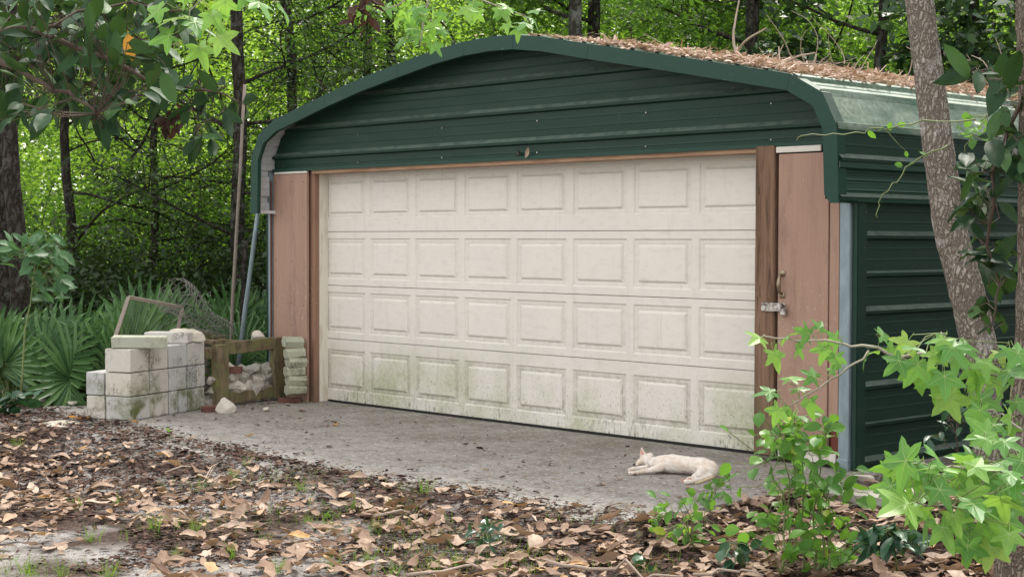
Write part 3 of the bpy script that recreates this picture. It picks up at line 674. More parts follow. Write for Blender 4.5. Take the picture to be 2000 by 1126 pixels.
# ------------------------------------------------------------------ poles
def pole(name, label, a, b, r, mat):
    mb = MB(); P0, P1 = V(a), V(b); pts = [P0.lerp(P1, t)+Vector((random.uniform(-.004, .004), random.uniform(-.004, .004), 0)) for t in np.linspace(0, 1, 8)]
    mb.tube(pts, [r*1.05]*4+[r*.95]*4, 8); o = mb.build(name, M[mat], None, True); tag(o, label, 'pole')
pole('pole', 'tall thin weathered pole leaning left of the garage', at(446, 745, 16.9), at(478, 165, 16.7), .018, 'oldwood')
pole('pole', 'pale blue grey metal pole leaning against the roof edge', at(462, 735, 16.7), at(504, 414, 16.3), .025, 'galv')
pole('stake', 'dark brown stake standing between the two leaning poles', at(468, 740, 17.2), at(480, 470, 17.3), .028, 'barkdark')
# ------------------------------------------------------------------ window screen frame and wire
SF = thing('window_screen', 'old wooden window screen leaning behind the concrete blocks', 'window screen', at(230, 690, 15.0))
c0, c1, c2_, c3 = at(224, 660, 14.75), at(251, 580, 15.0), at(356, 600, 15.6), at(340, 680, 15.4)
for a, b in ((c0, c1), (c1, c2_), (c2_, c3), (c3, c0)): mb = MB(); mb.beam(a, b, .035, .022, up=-FW, bev=.003); mb.build('frame_rail', M['oldwood'], SF)
mb = MB()
for t in np.linspace(.04, .96, 20): mb.tube([c1+(c2_-c1)*t, c0+(c3-c0)*t], .0012, 3, cap=False); 
for t in np.linspace(.04, .96, 16): mb.tube([c0+(c1-c0)*t, c3+(c2_-c3)*t], .0012, 3, cap=False)
mb.build('screen_mesh', M['wire'], SF)['kind'] = 'stuff'
WR = thing('wire_roll', 'loose roll of rusty wire fencing lying over the rack', 'wire roll', at(400, 660, 15.6)); mb = MB()
ax0, ax1 = at(335, 575, 15.4), at(440, 650, 15.9); axd = V(ax1-ax0); al = axd.length; axd.normalize(); sx = axd.cross(Vector((0, 0, 1))).normalized(); sy = sx.cross(axd)
def rollpt(t, a): r = .20*(1-.45*t)+.015*math.sin(7*a+t*9); return V(ax0)+axd*al*(t)+sx*math.cos(a)*r+sy*math.sin(a)*r*(.9-.2*t)+Vector((0, 0, .03*math.sin(t*8)))
for k in range(17):
    t = k/16; mb.tube([rollpt(t+.012*math.sin(a*2+k), a) for a in np.linspace(0, 2*math.pi*(1.0 if k % 3 else 1.25), 26)], .0032, 4, cap=False)
for k in range(13):
    a0 = k*2*math.pi/13; mb.tube([rollpt(t, a0+.25*math.sin(t*5+k)) for t in np.linspace(-.05, 1.08, 14)], .0026, 4, cap=False)
for k in range(14):
    q = rollpt(random.random(), random.random()*6); mb.tube([q, q+Vector((random.uniform(-.1, .2), random.uniform(-.1, .1), random.uniform(-.1, .08))), q+Vector((random.uniform(-.1, .35), random.uniform(-.1, .2), random.uniform(-.15, .05)))], .0026, 4, cap=False)
mb.build('wire_mesh', M['wire'], WR, True)

print('masonry done')
# ================================================================== LEAF MESHES
def outline_leaf(pts, mat, name, fold=.0, curl=.0, veins=None, n=1, center=(0, .4)):
    pass
def gum_mesh(k):
    rs = random.Random(k); L = []; lobes = [(-128, .62), (-66, .86), (0, 1.0), (66, .86), (128, .62)]
    pts = [(180, .10)]
    for j, (a, r) in enumerate(lobes):
        r *= rs.uniform(.92, 1.06)
        pts += [(a-21, r*.56), (a-10.5, r*.78), (a, r), (a+10.5, r*.78), (a+21, r*.56)]
        if j < 4: pts.append((a+32, .42))
    vs = [(0, 0, .02)]
    cy = .0; dr = rs.uniform(.12, .3)
    for a, r in pts:
        t = math.radians(a); x, y = math.sin(t)*r, math.cos(t)*r; vs.append((x, y, -dr*r*r+.05*math.sin(3*t+k)))
    n = len(pts); mb = MB(); mb.add(vs, [(0, 1+(j+1) % n, 1+j) for j in range(n)], 0)
    for a, r in lobes:
        t = math.radians(a); dx, dy = math.sin(t), math.cos(t); w = .012; r *= .85
        prev = None; q = []
        for s_ in (0.02, .45, 1):
            rr = r*s_; z = -dr*rr*rr+.05*math.sin(3*t+k)*s_+.022*(1-s_)+.006; ww = w*(1.1-s_); q += [(dx*rr-dy*ww, dy*rr+dx*ww, z), (dx*rr+dy*ww, dy*rr-dx*ww, z)]
        mb.add(q, [(0, 1, 3, 2), (2, 3, 5, 4)], 1)
    mb.tube([(0, 0, .015), (0, -.25, .03), (0, -.5, .1)], [.012, .011, .012], 4, 1)
    return mb.build('leaf', [M['gum'], M['gumvein']], me_only=True)
GUM = [gum_mesh(k) for k in range(7)]
def oval_mesh(k, mat, w=.22, curl=.2, fold=.06, name='leaf', nseg=5, wav=.02, petiole=.12):
    rs = random.Random(k*13+1); mb = MB(); vs = []
    cu = curl*rs.uniform(.4, 1.4); tw = rs.uniform(-.5, .5)
    for j in range(nseg+1):
        t = j/nseg; ww = w*(math.sin(math.pi*min(1, t*.93+.05))**.75) if 0 < t < 1 else .004
        y = t; z = -cu*t*t+.05*t
        for sgn in (-1, -.5, 0, .5, 1):
            zz = z+fold*abs(sgn)*(ww/w)+wav*math.sin(9*t+sgn*3+k)+sgn*tw*.06*t; vs.append((sgn*ww, y, zz))
    fs = [(5*j+i, 5*j+i+1, 5*j+i+6, 5*j+i+5) for j in range(nseg) for i in range(4)]
    mb.add(vs, fs)
    if petiole: mb.tube([(0, .02, vs[2][2]), (0, -petiole, 0)], .010, 3)
    me = mb.build(name, M[mat] if isinstance(mat, str) else mat, me_only=True, smooth=True); return me
MAGN = [oval_mesh(k, 'magn', .19, .18, .05) for k in range(6)]
SHRUB = [oval_mesh(k+20, 'shrub', .30, .2, .06, nseg=4) for k in range(5)]
SHRUBD = [oval_mesh(k+30, 'shrubd', .17, .3, .06, nseg=5) for k in range(5)]
SHRUBW = [oval_mesh(k+35, 'shrubd', .36, .2, .06, nseg=4) for k in range(4)]
def dry_mesh(k, mat):
    rs = random.Random(k*7+3); mb = MB(); vs = []; w = rs.uniform(.2, .30); ns = 6; cu = rs.uniform(-.35, .5); fo = rs.uniform(-.1, .5); tw = rs.uniform(-.7, .7)
    for j in range(ns+1):
        t = j/ns; ww = w*(math.sin(math.pi*min(1, t*.9+.05))**.8)*rs.uniform(.68, 1.12)+.004
        z = cu*(t-.5)**2+.05*math.sin(t*7+k)
        for sgn in (-1, -.5, 0, .5, 1):
            vs.append((sgn*ww*(1-.3*abs(fo)), t-.5, z+fo*ww*sgn*sgn+tw*sgn*ww*(t-.5)+rs.uniform(-.028, .028)+.03))
    mb.add(vs, [(5*j+i, 5*j+i+1, 5*j+i+6, 5*j+i+5) for j in range(ns) for i in range(4)]); return mb
DRYM = [dry_mesh(k, 0) for k in range(9)]
DRY = [d.build('fallen_leaf', M['dryobj'], me_only=True, smooth=True) for d in DRYM]

def put_leaf(parent, me, p, nrm, tip, size, name='leaf'):
    x = tip.cross(nrm)
    if x.length < 1e-3: x = tip.cross(Vector((.3, .5, .8)))
    x.normalize(); t = tip.normalized(); z = x.cross(t)
    mtx = Matrix((x, t, z)).transposed().to_4x4() @ Matrix.Scale(size, 4); o = bpy.data.objects.new(name, me); COL.objects.link(o); o.parent = parent
    mtx.translation = V(p)-wloc(parent); o.matrix_local = mtx; return o
TOCAM = Vector(tuple(-FW))
def rv(s=1.0): return Vector((random.gauss(0, s), random.gauss(0, s), random.gauss(0, s)))

def branch(mb, path, r0, r1, wob=.01, n=6):
    pts = [V(p) for p in path]; out = []
    for a, b in zip(pts, pts[1:]):
        for t in (0, .33, .66): out.append(a.lerp(b, t)+rv(wob))
    out.append(pts[-1]); rr = list(np.linspace(r0, r1, len(out))); mb.tube(out, rr, n); return out

# ------------------------------------------------------------------ sweetgum sapling at the right
def star_plant(name, label, cat, base, branches, leaves, mat='branch', group=None):
    T = thing(name, label, cat, base, group)
    nodes = []
    for path, r0, r1 in branches:
        mb = MB(); nodes += branch(mb, path, r0, r1, .006); mb.build('branch', M[mat], T, True)
    pm_ = MB()
    for (px, py, D, size) in leaves:
        p = V(at(px, py, D)); nb = min(nodes, key=lambda q: (q-p).length); out = (p-nb)
        tip = out.normalized()*.8+Vector((0, 0, -.55))+rv(.35) if out.length > .02 else rv(1)+Vector((0, 0, -.5))
        nrm = TOCAM*.75+Vector((0, 0, .85))+rv(.33)
        put_leaf(T, random.choice(GUM), p, nrm, tip, size)
        if out.length > .03: pm_.tube([nb, nb.lerp(p, .5)+Vector((0, 0, .01)), p-tip.normalized()*size*.45], .0016, 4)
    tag(pm_.build('leaf_stalks', M['stem'], T), kind='stuff')
    return T
def cl(cx, cy, rx, ry, n, D, sz, dj=.2):
    out = []
    for _ in range(n):
        a = random.uniform(0, 2*math.pi); r = math.sqrt(random.random()); out.append((cx+rx*r*math.cos(a), cy+ry*r*math.sin(a), D+random.uniform(-dj, dj), sz*random.uniform(.72, 1.15)))
    return out
U5 = 5.0
lv = [(1483, 660, U5, .064), (1512, 690, U5, .07), (1540, 655, U5, .058), (1578, 652, U5, .06), (1610, 680, U5, .055), (1632, 662, U5, .05), (1560, 678, U5, .05), (1600, 640, U5, .045),
      (1505, 765, U5, .066), (1545, 740, U5, .055), (1580, 785, U5, .072), (1520, 800, U5, .06), (1590, 735, U5, .055), (1622, 722, U5, .045), (1632, 695, U5, .05), (1560, 760, U5, .05), (1640, 710, U5, .04),
      (1722, 655, U5, .06), (1738, 690, U5, .052), (1690, 700, U5, .052), (1712, 685, U5, .045)]
lv += cl(1840, 690, 95, 50, 17, U5-.05, .075, .25)+cl(1900, 760, 60, 35, 6, U5-.1, .08)+cl(1975, 740, 40, 70, 8, U5-.1, .075)+[(1830, 740, 4.85, .09), (1790, 720, 4.9, .09), (1905, 735, 4.8, .095)]
star_plant('sweetgum_sapling', 'star leaved sweetgum sapling reaching across the brown side door and side wall', 'sapling', at(2030, 1400, 5.1),
    [([at(2040, 1400, 5.1), at(2030, 1000, 5.1), at(2015, 730, 5.1)], .014, .01), ([at(2016, 735, 5.1), at(1945, 732, 5.05), at(1870, 705, 5.0), at(1760, 690, 5.0), at(1690, 674, 5.0), at(1640, 671, 5.0), at(1560, 662, 5.0), at(1490, 655, 5.0)], .008, .002),
     ([at(1700, 690, 5.0), at(1655, 715, 5.0), at(1600, 752, 5.0), at(1540, 795, 5.0)], .004, .002), ([at(1870, 705, 5.0), at(1850, 660, 5.0), at(1830, 650, 4.9)], .003, .002)], lv)
lv = cl(1780, 930, 50, 40, 9, 4.3, .088)+cl(1870, 920, 80, 45, 10, 4.3, .085)+cl(1950, 880, 50, 50, 8, 4.4, .07)+cl(1870, 990, 95, 40, 12, 4.2, .08)+cl(1920, 1050, 60, 30, 9, 4.2, .07)+cl(1960, 990, 45, 70, 8, 4.3, .075)+cl(1950, 800, 45, 45, 7, 4.7, .06)
lv += [(1770, 900, 4.1, .10), (1770, 985, 4.05, .105), (1900, 985, 4.05, .095), (1955, 975, 4.1, .08), (1835, 915, 4.1, .09), (1840, 1030, 4.15, .08), (1890, 1065, 4.15, .07), (1995, 900, 4.2, .08), (1740, 950, 4.2, .07)]
star_plant('sweetgum_sapling', 'bright sweetgum sapling with large star leaves in the lower right corner', 'sapling', at(2060, 1560, 4.5),
    [([at(2060, 1560, 4.5), at(2040, 1100, 4.5), at(2020, 850, 4.6)], .012, .008), ([at(2040, 1000, 4.5), at(1960, 930, 4.4), at(1860, 910, 4.3), at(1770, 905, 4.25)], .006, .002), ([at(2040, 1080, 4.5), at(1940, 1010, 4.3), at(1850, 985, 4.2), at(1790, 980, 4.1)], .005, .002), ([at(2020, 860, 4.6), at(1960, 810, 4.7), at(1920, 800, 4.7)], .004, .002)], lv)
# top-left and top-centre overhanging sprays (the limb reaches in from above the frame)
lv = [(310, 20, 5.6, .085), (345, 35, 5.6, .09), (380, 45, 5.6, .105), (430, 75, 5.6, .09), (390, 95, 5.7, .085), (330, 70, 5.6, .08), (440, 5, 5.6, .07), (505, 5, 5.6, .085), (415, 30, 5.6, .08), (550, 15, 5.8, .08), (480, -10, 5.6, .08), (360, -5, 5.6, .09)]
star_plant('sweetgum_spray', 'pale green sweetgum spray hanging in at the upper left', 'branch', at(420, -300, 5.6), [([at(420, -300, 5.6), at(410, -90, 5.6), at(395, -10, 5.6), at(370, 40, 5.6)], .006, .002), ([at(415, -90, 5.6), at(470, -30, 5.6), at(540, 5, 5.7)], .004, .002)], lv)
lv = cl(820, 60, 50, 55, 14, 9.0, .085)+cl(770, 20, 60, 20, 6, 9.0, .085)+cl(1000, 30, 60, 30, 10, 9.2, .085)+cl(900, 20, 60, 18, 7, 9.2, .085)
star_plant('sweetgum_spray', 'sweetgum leaves hanging over the garage ridge at top centre', 'branch', at(860, -300, 9.1), [([at(860, -300, 9.1), at(850, -60, 9.0), at(830, 40, 9.0), at(820, 90, 9.0)], .01, .003), ([at(855, -60, 9.1), at(940, 0, 9.2), at(1030, 35, 9.2)], .006, .003), ([at(855, -60, 9.1), at(790, 0, 9.0), at(740, 25, 9.0)], .006, .003)], lv)

def leafy(name, label, cat, base, branches, leaves, meshes, mat='twig', nface=.5, nup=.7, droop=.3, jit=.45, tw=.0018, group=None):
    T = thing(name, label, cat, base, group); nodes = []
    for path, r0, r1 in branches:
        mb = MB(); nodes += branch(mb, path, r0, r1, .008); mb.build('branch' if cat != 'plant' else 'stem', M[mat], T, True)
    tm = MB()
    for (px, py, D, size) in leaves:
        p = V(at(px, py, D)); nb = min(nodes, key=lambda q: (q-p).length); out = (p-nb)
        tip = (out.normalized() if out.length > .01 else rv(1))*.9+Vector((0, 0, -droop))+rv(jit); nrm = TOCAM*nface+Vector((0, 0, nup))+rv(jit)
        tip.normalize(); put_leaf(T, random.choice(meshes), p-tip*size*.45, nrm, tip, size)
        if out.length > .06: tm.tube([nb, nb.lerp(p, .55)+rv(.008), p-tip*size*.5], tw, 4)
    if tm.v: tag(tm.build('twigs', M[mat], T), kind='stuff')
    return T
# magnolia limb hanging at the upper left
lv = cl(110, 60, 130, 70, 70, 7.2, .17, .5)+cl(250, 130, 90, 80, 44, 7.0, .17, .5)+cl(60, 180, 80, 60, 26, 7.3, .17, .4)+cl(215, 230, 45, 40, 14, 7.0, .15)+cl(430, 190, 60, 55, 22, 7.4, .15)+cl(400, 270, 30, 30, 8, 7.3, .15)+cl(40, 235, 60, 30, 10, 6.6, .15)+cl(300, 30, 120, 40, 26, 7.5, .16)+cl(330, 190, 60, 40, 12, 7.4, .15)
leafy('magnolia_limb', 'dark glossy magnolia limb hanging down at the upper left', 'branch', at(-120, 60, 7.4),
    [([at(-120, 60, 7.4), at(-20, 110, 7.3), at(60, 152, 7.2), at(130, 180, 7.1), at(190, 222, 7.0)], .02, .006), ([at(-120, 60, 7.4), at(60, 60, 7.3), at(200, 110, 7.2), at(330, 165, 7.3), at(420, 180, 7.4), at(470, 200, 7.4)], .018, .003), ([at(60, 60, 7.3), at(200, 10, 7.4), at(380, 20, 7.5)], .008, .003), ([at(350, 170, 7.3), at(390, 240, 7.3)], .004, .002)], lv, MAGN, nface=.3, nup=.8, droop=.55)
lv = cl(90, 40, 150, 80, 120, 9.0, .19, .5)+cl(260, 60, 110, 80, 80, 9.0, .19, .5)+cl(40, 150, 90, 70, 50, 9.2, .18)+cl(170, 170, 90, 60, 40, 8.8, .18)
leafy('magnolia_limb', 'second magnolia limb filling the dark upper left corner further back', 'branch', at(-160, -40, 9.2), [([at(-160, -40, 9.2), at(0, 30, 9.1), at(140, 60, 9.0), at(330, 90, 9.0)], .025, .005), ([at(-60, 0, 9.2), at(20, 110, 9.1), at(150, 170, 8.9)], .015, .004)], lv, MAGN, nface=.2, nup=.9, droop=.5)
mo = oval_mesh(99, 'orange', .26, .1, .03, 'leaf'); o = bpy.data.objects.new('hanging_leaf', mo); COL.objects.link(o); p = V(at(250, 66, 6.8)); mtx = Matrix((V(RT), Vector((0, 0, -1)), V(-FW))).transposed().to_4x4() @ Matrix.Rotation(-.15, 4, 'Z') @ Matrix.Scale(.115, 4); mtx.translation = p; o.matrix_world = mtx
tag(o, 'single orange leaf caught among the dark magnolia leaves', 'leaf')
for (px, py, sc_, lab) in ((335, 235, .8, 'bunch of withered brown leaves hanging below the magnolia limb'), (710, 15, 1, 'bunch of withered brown leaves hanging at the top edge left of centre')):
    n = 20; pos = np.array([at(px+random.gauss(0, 12), py+random.gauss(0, 22), 8.5 if px > 500 else 7.3) for _ in range(n)]); vv, ff = stamp(*LEAF4, pos, rand_frames(n, .1, -.8), np.full(n, .09*sc_)); tag(bulk('withered_leaves', vv, ff, M['deadred']), lab, 'dead leaves')
# magnolia at the right edge
lv = cl(1960, 240, 55, 60, 15, 5.9, .17, .3)+cl(1920, 340, 60, 40, 18, 6.2, .16, .3)+cl(1960, 160, 50, 40, 8, 5.7, .17, .3)+cl(1925, 420, 50, 45, 14, 6.3, .17)+cl(1960, 540, 40, 60, 12, 6.4, .18)+cl(1915, 490, 30, 30, 6, 6.4, .16)+cl(1930, 620, 30, 30, 6, 6.4, .16)+cl(1985, 330, 30, 60, 10, 5.8, .2)+cl(1890, 130, 30, 20, 4, 6, .16)
leafy('magnolia_branch', 'large leaved magnolia branch hanging beside the trunks at the right edge', 'branch', at(2080, 120, 6.1), [([at(2080, 120, 6.1), at(1990, 200, 6.0), at(1940, 330, 6.1), at(1930, 440, 6.2), at(1950, 560, 6.3), at(1935, 640, 6.3)], .012, .003), ([at(2080, 120, 6.1), at(1960, 130, 6.0), at(1900, 140, 6.0)], .008, .002)], lv, MAGN, nface=.4, nup=.7, droop=.35)
# small glossy sprig behind the trunk, low
lv = cl(1870, 815, 40, 30, 18, 9.3, .10)+cl(1830, 860, 25, 15, 6, 9.2, .10)+cl(1820, 465, 25, 12, 5, 9.0, .12)
leafy('side_wall_sprig', 'small dull green sprig growing by the foot of the side wall', 'plant', onz(1880, 960), [([onz(1880, 960), at(1870, 870, 9.3), at(1850, 790, 9.2)], .006, .002), ([at(1870, 880, 9.3), at(1820, 850, 9.2)], .003, .002)], lv[:24], SHRUBD, nface=.5, nup=.6)
# ------------------------------------------------------------------ leafy shrub before the side door
lv = []
for _ in range(250):
    t = random.random(); y = 800+290*t; w = 62+38*math.sin(t*3)+20*t; lv.append((1572+random.gauss(0, w*.55)+(10 if t > .4 else -25*(1-t)), y, 7.9+random.uniform(-.3, .3), random.uniform(.055, .105)))
lv += cl(1520, 870, 40, 25, 16, 7.9, .10)+cl(1650, 945, 30, 12, 5, 7.9, .14)+cl(1610, 850, 40, 30, 12, 7.9, .09)
st = []
for k, (bx, tx, ty) in enumerate(((1540, 1525, 850), (1552, 1548, 780), (1565, 1575, 860), (1590, 1612, 850), (1600, 1640, 940), (1620, 1590, 930), (1530, 1500, 900))): st.append(([onz(bx, 1100+k*3), at(bx+5, 1000, 7.95), at((bx+tx)/2, (980+ty)/2, 7.9), at(tx, ty, 7.9)], .006, .002))
leafy('leafy_shrub', 'bushy oval leaved green shrub in front of the narrow side door', 'plant', onz(1570, 1100), st, lv[:290], SHRUB, 'stem', .45, .8, .15)
# dark rosette plant
lv = []
for k in range(46): a = random.uniform(-2.7, 2.7); r = random.uniform(10, 62); lv.append((1748+r*math.sin(a)*1.15, 1052-abs(r*math.cos(a))*.55+random.uniform(-5, 25), 7.6+random.uniform(-.15, .15), random.uniform(.10, .16)))
leafy('dark_leaved_plant', 'dark narrow leaved plant low in the dry leaves at right', 'plant', onz(1748, 1112), [([onz(1748, 1112), at(1748, 1060, 7.65), at(1750, 1030, 7.6)], .006, .003)], lv, SHRUBD, 'stem', .2, .9, .0)
# small weeds: (px, py of the foot, height px, spread px, n, leaf size, meshes, label)
weeds = [(1350, 1075, 110, 90, 60, .07, SHRUB, 'tangled green weed right of the slab corner'), (945, 1085, 70, 50, 26, .075, SHRUBD, 'dark green weed with drooping leaves in the litter below the slab'), (1280, 1040, 50, 50, 18, .05, SHRUB, 'small thin weed at the front corner of the slab'),
         (330, 866, 26, 20, 9, .07, SHRUB, 'small sprout growing at the slab edge near the block stack'), (1190+455, 1110, 45, 25, 12, .08, SHRUB, 'bright leafed seedling beside the foot of the shrub'), (1250, 1122, 30, 25, 8, .07, SHRUBW, 'little seedling at the bottom edge right of centre'),
         (1090+360, 1115, 60, 60, 24, .07, SHRUBW, 'broad leaved weed left of the leafy shrub'), (30, 822, 62, 52, 34, .13, SHRUBW, 'round leaved plant at the left edge in front of the palmettos'), (1900, 1085, 40, 40, 10, .09, SHRUBD, 'dark seedling under the sweetgum leaves'), (1400, 985, 60, 40, 18, .06, SHRUB, 'weed at the right edge of the slab behind the cat'), (1090, 1050, 26, 14, 6, .06, SHRUBW, 'tiny sprout in the litter in front of the slab'), (1640, 930, 30, 25, 8, .08, SHRUB, 'weed at the foot of the pale corner post'),
         (640, 1010, 14, 18, 7, .05, SHRUB, 'tiny green seedling in the dry leaves left of centre'), (1600, 1120, 50, 45, 22, .07, SHRUB, 'yellowish green weed under the leafy shrub')]
for (px, py, h, sp, n, ls, ms, lab) in weeds:
    b = onz(px, py, -.05); Dw = float(np.dot(b-CAM, FW)); stp = []
    for k in range(max(2, n//9)): stp.append(([b, at(px+random.uniform(-sp, sp)*.3, py-h*.5, Dw), at(px+random.uniform(-sp, sp)*.7, py-h*random.uniform(.7, 1), Dw+random.uniform(-.1, .1))], .0035, .0015))
    lv = [(px+random.uniform(-1, 1)*sp*math.sqrt(random.random()), py-h*random.uniform(.15, 1.05), Dw+random.uniform(-.15, .15), ls*random.uniform(.7, 1.25)) for _ in range(n)]
    leafy('weed', lab, 'plant', b, stp, lv, ms, 'stem', .3, .9, .05)
# vine tendrils at the side wall
for lab, path, lf in (('thin vine reaching across the gable corner over the side wall', [at(1900, 235, 6.6), at(1800, 240, 6.8), at(1735, 248, 7.0), at(1690, 258, 7.0), at(1630, 262, 7.0), at(1565, 264, 7.0), at(1556, 275, 7.0)], [(1702, 262, 7, .055), (1738, 248, 7, .05), (1720, 252, 7, .035), (1760, 243, 7, .045), (1770, 300, 7, .03)]),
                      ('thin drooping vine hanging down before the side wall', [at(1850, 285, 7), at(1805, 302, 7.0), at(1770, 328, 7), at(1745, 360, 7), at(1722, 395, 7), at(1714, 425, 7)], [(1803, 300, 7, .045), (1756, 322, 7, .045), (1780, 318, 7, .025)]),
                      ('leafy vine tangle behind the leaning trunk at the roof edge', [at(1990, 180, 7), at(1930, 230, 7.2), at(1900, 260, 7.2), at(1885, 300, 7.2)], cl(1900, 255, 32, 32, 18, 7.2, .06))):
    leafy('vine', lab, 'vine', path[0], [(path, .0035, .002)], lf, SHRUB, 'stem', .8, .4, .2)
print('near plants done')
# ================================================================== TREES NEAR
def trunk_tree(name, label, base, path, radii, mat, n=14, jit=.07, extra=(), cat='tree', group=None):
    T = thing(name, label, cat, base, group); pts = [V(p) for p in path]; out = []; rr = []
    K = 10
    for a, b, ra, rb in zip(pts, pts[1:], radii, radii[1:]):
        for t in np.arange(K)/K: out.append(a.lerp(b, t)+rv(.004)); rr.append(ra+(rb-ra)*t)
    out.append(pts[-1]); rr.append(radii[-1])
    # smooth the centreline
    for _ in range(6): out = [out[0]]+[(out[i-1]+out[i]*2+out[i+1])/4 for i in range(1, len(out)-1)]+[out[-1]]
    mb = MB(); mb.tube(out, rr, n, jit=jit); mb.build('trunk', M[mat], T, True)
    for p, r0, r1 in extra: mb = MB(); branch(mb, p, r0, r1, .02, 8); mb.build('limb', M[mat], T, True)
    return T
k9 = 9.6/FOC
trunk_tree('leaning_tree', 'leaning furrow barked trunk curving across the side wall at right', at(1930, 1010, 9.6),
    [at(1930, 1010, 9.6), at(1927, 860, 9.6), at(1918, 700, 9.6), at(1888, 570, 9.6), at(1856, 450, 9.6), at(1835, 310, 9.6), at(1812, 130, 9.6), at(1793, -20, 9.6), at(1772, -200, 9.6), at(1745, -480, 9.6)],
    [36*k9, 26*k9, 34*k9, 34*k9, 31*k9, 30*k9, 28*k9, 27*k9, 25*k9, 20*k9], 'bark', 28, .06)
trunk_tree('background_tree', 'brown trunk at the right edge of the frame behind the sweetgum leaves', at(2030, 1330, 6.0),
    [at(2022, 1330, 6.0), at(2035, 1100, 6.0), at(2052, 850, 6.0), at(2058, 640, 6.0), at(2058, 400, 6.0), at(2052, 180, 6.0), at(2040, -40, 6.0), at(2030, -400, 6.0)],
    [115*6/FOC, 88*6/FOC, 78*6/FOC, 72*6/FOC, 66*6/FOC, 60*6/FOC, 56*6/FOC, 50*6/FOC], 'bark2', 28, .06).name = 'edge_tree'

# ================================================================== PALMETTOS
def frond_mesh(k):
    rs = random.Random(k+50); vs = []; fs = []; n = 25; span = rs.uniform(110, 140)
    for i in range(n):
        a = math.radians(-span+2*span*i/(n-1)); r = (1-.18*abs(a)/2.3)*rs.uniform(.9, 1.04); w = .046; dx, dy = math.sin(a), math.cos(a); z1 = .05-.12*(i % 2)*0; dr = rs.uniform(.05, .22)
        b = len(vs)
        for rr, ww, z in ((.03, .006, 0), (.42, w, .02), (.78, w*.62, .0-dr*.25), (r, .002, -dr)):
            up = .45*abs(math.sin(a*.5))*rr*.5
            vs += [(dx*rr-dy*ww, dy*rr+dx*ww, z+up+.012), (dx*rr, dy*rr, z+up-.012), (dx*rr+dy*ww, dy*rr-dx*ww, z+up+.012)]
        for s_ in range(3):
            for q in range(2): fs.append((b+s_*3+q, b+s_*3+q+1, b+s_*3+q+4, b+s_*3+q+3))
    return vs, fs
FR = [frond_mesh(k) for k in range(4)]; FRM = []
for vs, fs in FR: mb = MB(); mb.add(vs, fs); FRM.append(mb.build('frond', M['palm'], me_only=True))
def palmetto(px, py, D, n, R, H, label):
    b = at(px, py, D); b[2] = 0; b = b-np.array([0, 0, .05]); T = thing('saw_palmetto', label, 'palmetto', b, 'saw palmettos at the wood edge'); st = MB()
    for k in range(n):
        az = random.uniform(0, 2*math.pi); el = random.uniform(.35, 1.25); L_ = H*random.uniform(.6, 1.0); d = Vector((math.cos(az)*math.cos(el), math.sin(az)*math.cos(el), math.sin(el)))
        p1 = V(b)+d*L_; st.tube([V(b), V(b)+d*L_*.5+Vector((0, 0, .03)), p1], [.009, .007, .006], 5)
        tip = (d*.8+Vector((0, 0, .25))+rv(.15)); tip.normalize(); nr2 = (TOCAM*1.1+Vector((0, 0, .45))+rv(.35)-d*.2)
        put_leaf(T, random.choice(FRM), p1, nr2, tip, R*random.uniform(.8, 1.12), 'frond')
    tag(st.build('stalks', M['stem'], T), kind='stuff')
for q in [(215, 735, 16.3, 12, .66, .66, 'large saw palmetto fanning out behind the concrete block stack'), (20, 745, 15.9, 12, .60, .62, 'blue green saw palmetto at the left edge of the wood'), (125, 752, 16.8, 9, .60, .50, 'low saw palmetto between the left edge and the block stack'),
          (330, 715, 18.0, 9, .64, .75, 'saw palmetto standing behind the leaning window screen'), (425, 700, 18.3, 9, .64, .8, 'saw palmetto behind the wire roll'), (498, 700, 18.2, 9, .64, .75, 'saw palmetto between the poles and the garage corner'),
          (110, 705, 19.5, 9, .6, .7, 'saw palmetto back in the shade below the grey trunk'), (265, 700, 20.0, 9, .6, .8, 'tall fronded saw palmetto back in the wood behind the stack'), (520, 715, 17.3, 9, .5, .6, 'small saw palmetto against the garage side')]: palmetto(*q)
# broad leaved shrub on the left among the palmettos
lv = cl(75, 500, 70, 45, 60, 15.2, .20, .4)+cl(30, 480, 40, 30, 20, 15.2, .20)+cl(95, 560, 40, 30, 22, 15.2, .18)
SHL = [oval_mesh(k+70, 'shrubl' , .24, .2, .05, nseg=4) for k in range(4)]
leafy('hickory_sapling', 'blue green broad leaved sapling above the palmettos at the left edge', 'sapling', at(40, 770, 15.2), [([at(40, 770, 15.2), at(50, 640, 15.2), at(70, 500, 15.2)], .012, .004), ([at(60, 560, 15.2), at(100, 520, 15.1), at(120, 490, 15.1)], .006, .003)], lv, SHL, 'stem', .5, .8, .2)

